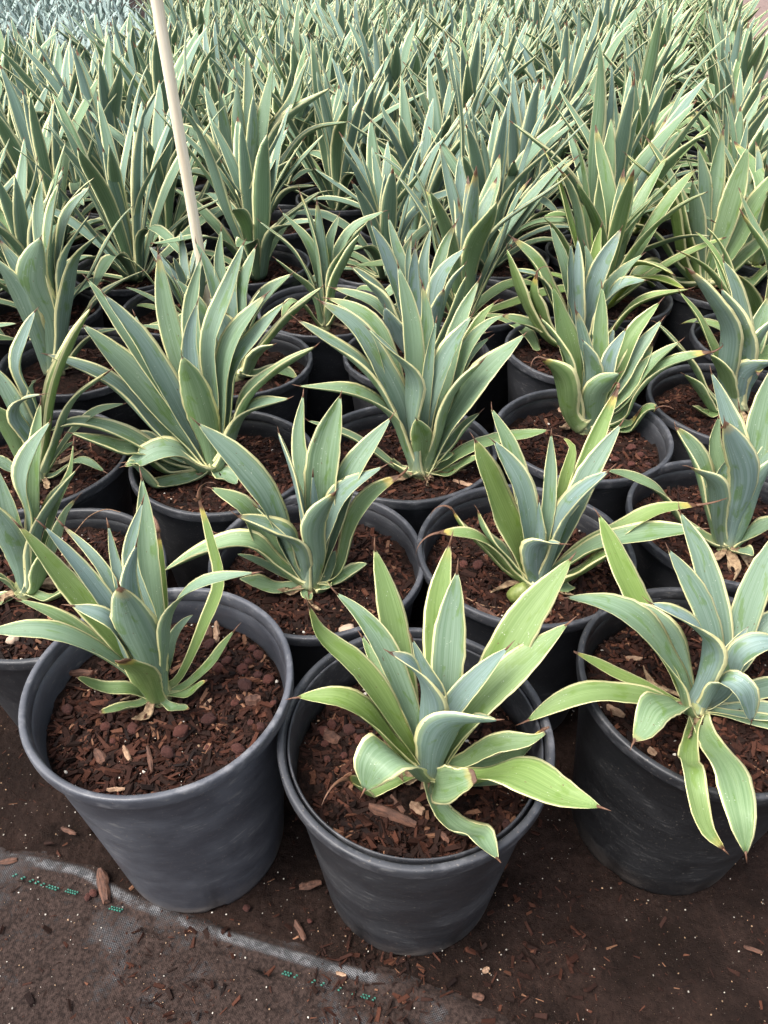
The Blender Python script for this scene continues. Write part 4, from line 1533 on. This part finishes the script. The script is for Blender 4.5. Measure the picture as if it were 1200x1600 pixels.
# second, nested pot whose rim shows inside pot B
inner_v, inner_f = lathe(sc_prof([(0.918, 1.60), (0.926, 1.84), (0.921, 1.858), (0.911, 1.860), (0.903, 1.845), (0.893, 1.62), (0.872, 1.44), (0.882, 1.44)]), 96, True)
ip = mk('inner_rim', inner_v, inner_f, M_RIM, [o for o in ROOTS['B'].children if o.name.startswith('pot')][0])
ip.location = (0.006 * U, 0, 0)
ip.color = (0.3, 0, 0, 1)

# ------------------------------------------------------------------ wooden stake
sb = at_z(332, 500, 0.30)
vs, fs = lathe([(0.0, -0.0), (0.0138, 0.0), (0.0142, 0.4), (0.0136, 0.9), (0.0139, 1.4), (0.013, 1.9), (0.011, 1.93), (0.0, 1.93)], 20)
stake = mk('wooden_stake', vs, fs, M_WOOD)
stake.location = (sb.x, sb.y, 0)
stake.rotation_euler = (0, math.radians(-0.8), 0)
tag(stake, 'tall pale round wooden stake standing upright among the agaves', 'stake')

# ------------------------------------------------------------------ stones, chips and twigs lying loose
def rock_mesh(sd):
    bm = bmesh.new()
    bmesh.ops.create_icosphere(bm, subdivisions=3, radius=1.0)
    for v in bm.verts:
        d = v.co.normalized()
        k = 1 + 0.28 * noise.noise(d * 1.3 + Vector((sd, 0, 0))) + 0.14 * noise.noise(d * 3.5 + Vector((0, sd, 0))) + 0.06 * noise.noise(d * 9 + Vector((0, 0, sd)))
        v.co = d * k
        v.co.z *= 0.75
    me = bpy.data.meshes.new('rock')
    bm.to_mesh(me)
    bm.free()
    me.polygons.foreach_set('use_smooth', [True] * len(me.polygons))
    return me


ROCKM = [rock_mesh(3.1 * i + 1) for i in range(4)]
for m_ in ROCKM:
    m_.materials.append(M_ROCK)
PALE = [rock_mesh(40 + i) for i in range(2)]
for m_ in PALE:
    m_.materials.append(M_STONE)


def inside(p, k):
    if k:
        cx, cy = POTS[k]
        d = math.hypot(p.x - cx, p.y - cy)
        m = 0.80 * U
        if d > m:
            p.x, p.y = cx + (p.x - cx) * m / d, cy + (p.y - cy) * m / d
    return p


def rock(px, py, dia, k, label, group, pale=False, name='lava_rock'):
    p = inside(at_z(px, py, soil_z_of(k)), k)
    o = put(name, random.choice(PALE if pale else ROCKM))
    rad = dia * 0.50 * depth_of(p) / FPX
    o.location = (p.x, p.y, p.z + rad * 0.42 + (0.004 if k else 0.003))
    o.scale = (rad, rad * random.uniform(.8, 1), rad * random.uniform(.8, 1.0))
    o.rotation_euler = (random.uniform(-.3, .3), random.uniform(-.3, .3), random.random() * 6.28)
    tag(o, label, 'rock' if not pale else 'stone', group)


for px, py, d in [(384, 1076, 24), (327, 1129, 23), (285, 1148, 24), (264, 1180, 22), (209, 1143, 18), (167, 1140, 17), (108, 1113, 20), (374, 1176, 22), (407, 1027, 19),
                  (380, 1051, 20), (404, 1059, 15), (420, 1067, 18), (341, 1048, 18), (355, 1037, 16), (328, 1012, 20), (389, 1038, 14), (368, 1103, 14), (408, 1140, 15),
                  (178, 1162, 11), (392, 1133, 11), (327, 1173, 14), (437, 1103, 12), (350, 1020, 14), (395, 1018, 15)]:
    rock(px, py, d, 'A', 'small dark red lava rock on the bark soil of the scuffed grey pot', 'lava rocks in the grey pot')
for px, py, d in [(519, 1137, 17), (506, 1147, 19), (546, 1145, 19), (562, 1160, 17), (577, 1166, 16), (509, 1166, 14), (538, 1184, 13), (795, 1295, 16), (512, 1191, 12)]:
    rock(px, py, d, 'B', 'dark red lava rock on the soil of the pot with the doubled rim', 'lava rocks in the double-rimmed pot')
for px, py, d in [(724, 886, 14), (746, 888, 19), (690, 878, 12)]:
    rock(px, py, d, 'E', 'dull pink-brown pebble on the soil beside the lime-leaved agave', 'pebbles by the lime-leaved agave')
for px, py, d in [(985, 704, 15), (960, 722, 12), (1012, 730, 10), (985, 730, 13), (1000, 715, 12)]:
    rock(px, py, d, 'J', 'red-brown pebble on the soil of the lime-green agave with curled tips', 'pebbles by the lime-green agave')
rock(544, 993, 28, 'D', 'smooth pale tan stone at the soil edge behind the doubled-rim pot', None, True, 'pale_stone')
rock(22, 1005, 20, 'F', 'pale tan stone on the soil under the long arching leaf', None, True, 'pale_stone')
for px, py, d in [(147, 1398, 13), (138, 1404, 11), (528, 1408, 13), (386, 1421, 11), (484, 1441, 8)]:
    rock(px, py, d, None, 'small reddish lava rock lying on the ground at the pots\' foot', 'lava rocks on the ground')


def chip(px0, py0, px1, py1, wpx, k, label, mat, group=None, name='bark_chip'):
    z = soil_z_of(k) + 0.004
    a, b = at_z(px0, py0, z), at_z(px1, py1, z)
    d = b - a
    L = d.length
    wd = wpx * depth_of(a) / FPX
    n = 7
    r_ = random.Random(int(px0 * 7 + py0))
    vs, fs = [], []
    for i in range(n):
        t = i / (n - 1)
        w_ = wd * 0.5 * (1 - 0.45 * abs(2 * t - 1) ** 3) * r_.uniform(.82, 1.1)
        th = min(wd * 0.35, 0.006) * r_.uniform(.8, 1.2)
        sh = r_.uniform(-.08, .08) * wd
        for sy, sz in ((-1, 0), (-.5, 1), (.4, 1.1), (1, .2), (.6, -.5), (-.6, -.5)):
            vs.append(((t - .5) * L + r_.uniform(-.03, .03) * L * (i in (0, n - 1)), sy * w_ + sh, sz * th * r_.uniform(.8, 1.2)))
    for i in range(n - 1):
        for j in range(6):
            j2 = (j + 1) % 6
            fs.append((i * 6 + j, i * 6 + j2, i * 6 + 6 + j2, i * 6 + 6 + j))
    fs.append((5, 4, 3, 2, 1, 0))
    fs.append(tuple((n - 1) * 6 + j for j in range(6)))
    o = mk(name, vs, fs, mat, smooth=False)
    c = inside((a + b) / 2, k)
    o.location = (c.x, c.y, c.z + 0.003)
    o.rotation_euler = (r_.uniform(-.15, .15), r_.uniform(-.06, .06), math.atan2(d.y, d.x))
    tag(o, label, 'bark chip', group)


chip(578, 1262, 650, 1290, 19, 'B', 'long reddish-brown bark splinter on the soil in front of the sprawling agave', M_BARK)
chip(642, 1258, 662, 1272, 18, 'B', 'pale papery bark flake beside the long splinter', M_TAN)
chip(610, 1245, 632, 1272, 10, 'B', 'thin brown bark sliver crossing behind the long splinter', M_BARK)
chip(685, 1300, 702, 1318, 10, 'B', 'short brown bark chip near the front edge of the doubled-rim pot', M_BARK)
chip(508, 1147, 530, 1162, 22, 'B', 'square brown ridged bark chip among the lava rocks', M_BARK)
chip(338, 975, 339, 1005, 11, 'A', 'upright pale grey wood chip near the back wall of the grey pot', M_TAN)
chip(322, 978, 324, 1000, 20, 'A', 'broad dark bark chunk next to the pale chip in the grey pot', M_BARK)
chip(384, 1098, 408, 1094, 20, 'A', 'square orange-brown ridged chip among lava rocks in the grey pot', M_BARK)
chip(193, 1168, 204, 1190, 9, 'A', 'narrow tan wood sliver on the soil of the grey pot', M_TAN)
chip(168, 1236, 196, 1235, 8, 'A', 'tan wood sliver lying against the front wall of the grey pot', M_TAN)
chip(97, 1050, 142, 1048, 13, 'A', 'long dark bark strip by the left wall of the grey pot', M_BARK)
chip(320, 1105, 331, 1094, 6, 'A', 'tiny white-grey wood sliver on the soil of the grey pot', M_TAN)
chip(152, 1175, 165, 1195, 16, 'A', 'dark brown bark piece left of centre in the grey pot', M_BARK)
chip(231, 1168, 238, 1208, 8, 'A', 'thin reddish bark splinter across the soil of the grey pot', M_BARK)
chip(158, 1362, 166, 1412, 18, None, 'tall dark bark shard lying on the fabric fold', M_BARK)
chip(468, 1388, 502, 1380, 13, None, 'brown bark chip on the ground between the two front pots', M_BARK)
chip(462, 1440, 476, 1470, 10, None, 'thin reddish bark sliver on the ground between the two front pots', M_BARK)
chip(0, 1350, 28, 1345, 10, None, 'brown bark chip at the fold\'s left end', M_BARK)
chip(738, 1556, 756, 1560, 11, None, 'orange-brown chip on the bare soil before the pots', M_BARK)
chip(754, 1520, 764, 1514, 8, None, 'small tan chip on the bare soil before the pots', M_TAN)
chip(525, 1521, 541, 1525, 6, None, 'small orange wood chip lying by the fold', M_TAN)
chip(97, 1295, 120, 1305, 7, None, 'grey-brown sliver on the ground beside the grey pot', M_BARK)
chip(1162, 1480, 1190, 1490, 7, None, 'thin brown twig piece on the bare soil', M_BARK)
chip(978, 1030, 1002, 1031, 8, 'C', 'pale tan wood peg on the soil of the pot with hanging leaves', M_TAN)
chip(948, 1105, 975, 1122, 14, 'C', 'tan wood flake inside the wall of the pot with hanging leaves', M_TAN)
chip(1012, 1172, 1024, 1182, 14, 'C', 'pale cream flake on the soil of the pot with hanging leaves', M_TAN)
chip(880, 645, 866, 620, 10, 'J', 'tan bark strip on the soil of the lime-green agave', M_TAN)
chip(708, 752, 748, 765, 9, 'I', 'pale wood strip on the soil of the full upright agave', M_TAN)
chip(745, 950, 775, 970, 15, 'E', 'dull brown bark slab at the front of the lime-leaved agave pot', M_BARK)


def twig(pix, k, label, rad=0.0013, zs=None):
    z0 = soil_z_of(k) + 0.006
    P = [np.array(at_z(x, y, z0 + (zs[i] if zs else 0))) for i, (x, y) in enumerate(pix)]
    C, ln = catmull(P, 18)
    T, B, N = frames(C, np.array((0.3, 1.0, 0)))
    vs, fs = [], []
    for i in range(len(C)):
        r_ = rad * (1 - 0.5 * i / len(C))
        for j in range(6):
            a = j * math.pi / 3
            vs.append(C[i] + B[i] * r_ * math.cos(a) + N[i] * r_ * math.sin(a))
    for i in range(len(C) - 1):
        for j in range(6):
            j2 = (j + 1) % 6
            fs.append((i * 6 + j, i * 6 + j2, i * 6 + 6 + j2, i * 6 + 6 + j))
    fs.append((5, 4, 3, 2, 1, 0))
    fs.append(tuple((len(C) - 1) * 6 + j for j in range(6)))
    o = mk('dry_twig', vs, fs, M_TWIG)
    tag(o, label, 'twig')


twig([(512, 918), (535, 920), (562, 924)], 'D', 'thin dry twig lying on soil at the foot of the agave', 0.0015)
twig([(728, 934), (755, 946), (785, 950)], 'E', 'thin brown twig on the soil by the cut green stub', 0.0012)
twig([(115, 835), (138, 808), (165, 796), (188, 800)], 'F', 'curved dry twig rising from the soil behind the grey pot', 0.0011, [0.0, 0.03, 0.05, 0.06])

# cut green stub beside plant E
p = at_z(797, 940, soil_z_of('E'))
vs, fs = lathe([(0.0, 0.0), (0.010, 0.0), (0.0125, 0.008), (0.0125, 0.02), (0.010, 0.028), (0.006, 0.031), (0.0, 0.030)], 18)
M_STUB = plain_noise_material('stub_green', (0.11, 0.15, 0.03), (0.20, 0.23, 0.07), 120, 0.5)
st = mk('cut_stub', vs, fs, M_STUB)
st.location = (p.x, p.y, p.z + 0.008)
st.scale = (1.1, 1.1, 1.15)
st.rotation_euler = (0.25, 0.75, 0.4)
tag(st, 'rounded pale green cut stub on the soil by the lime-leaved agave', 'plant stub')
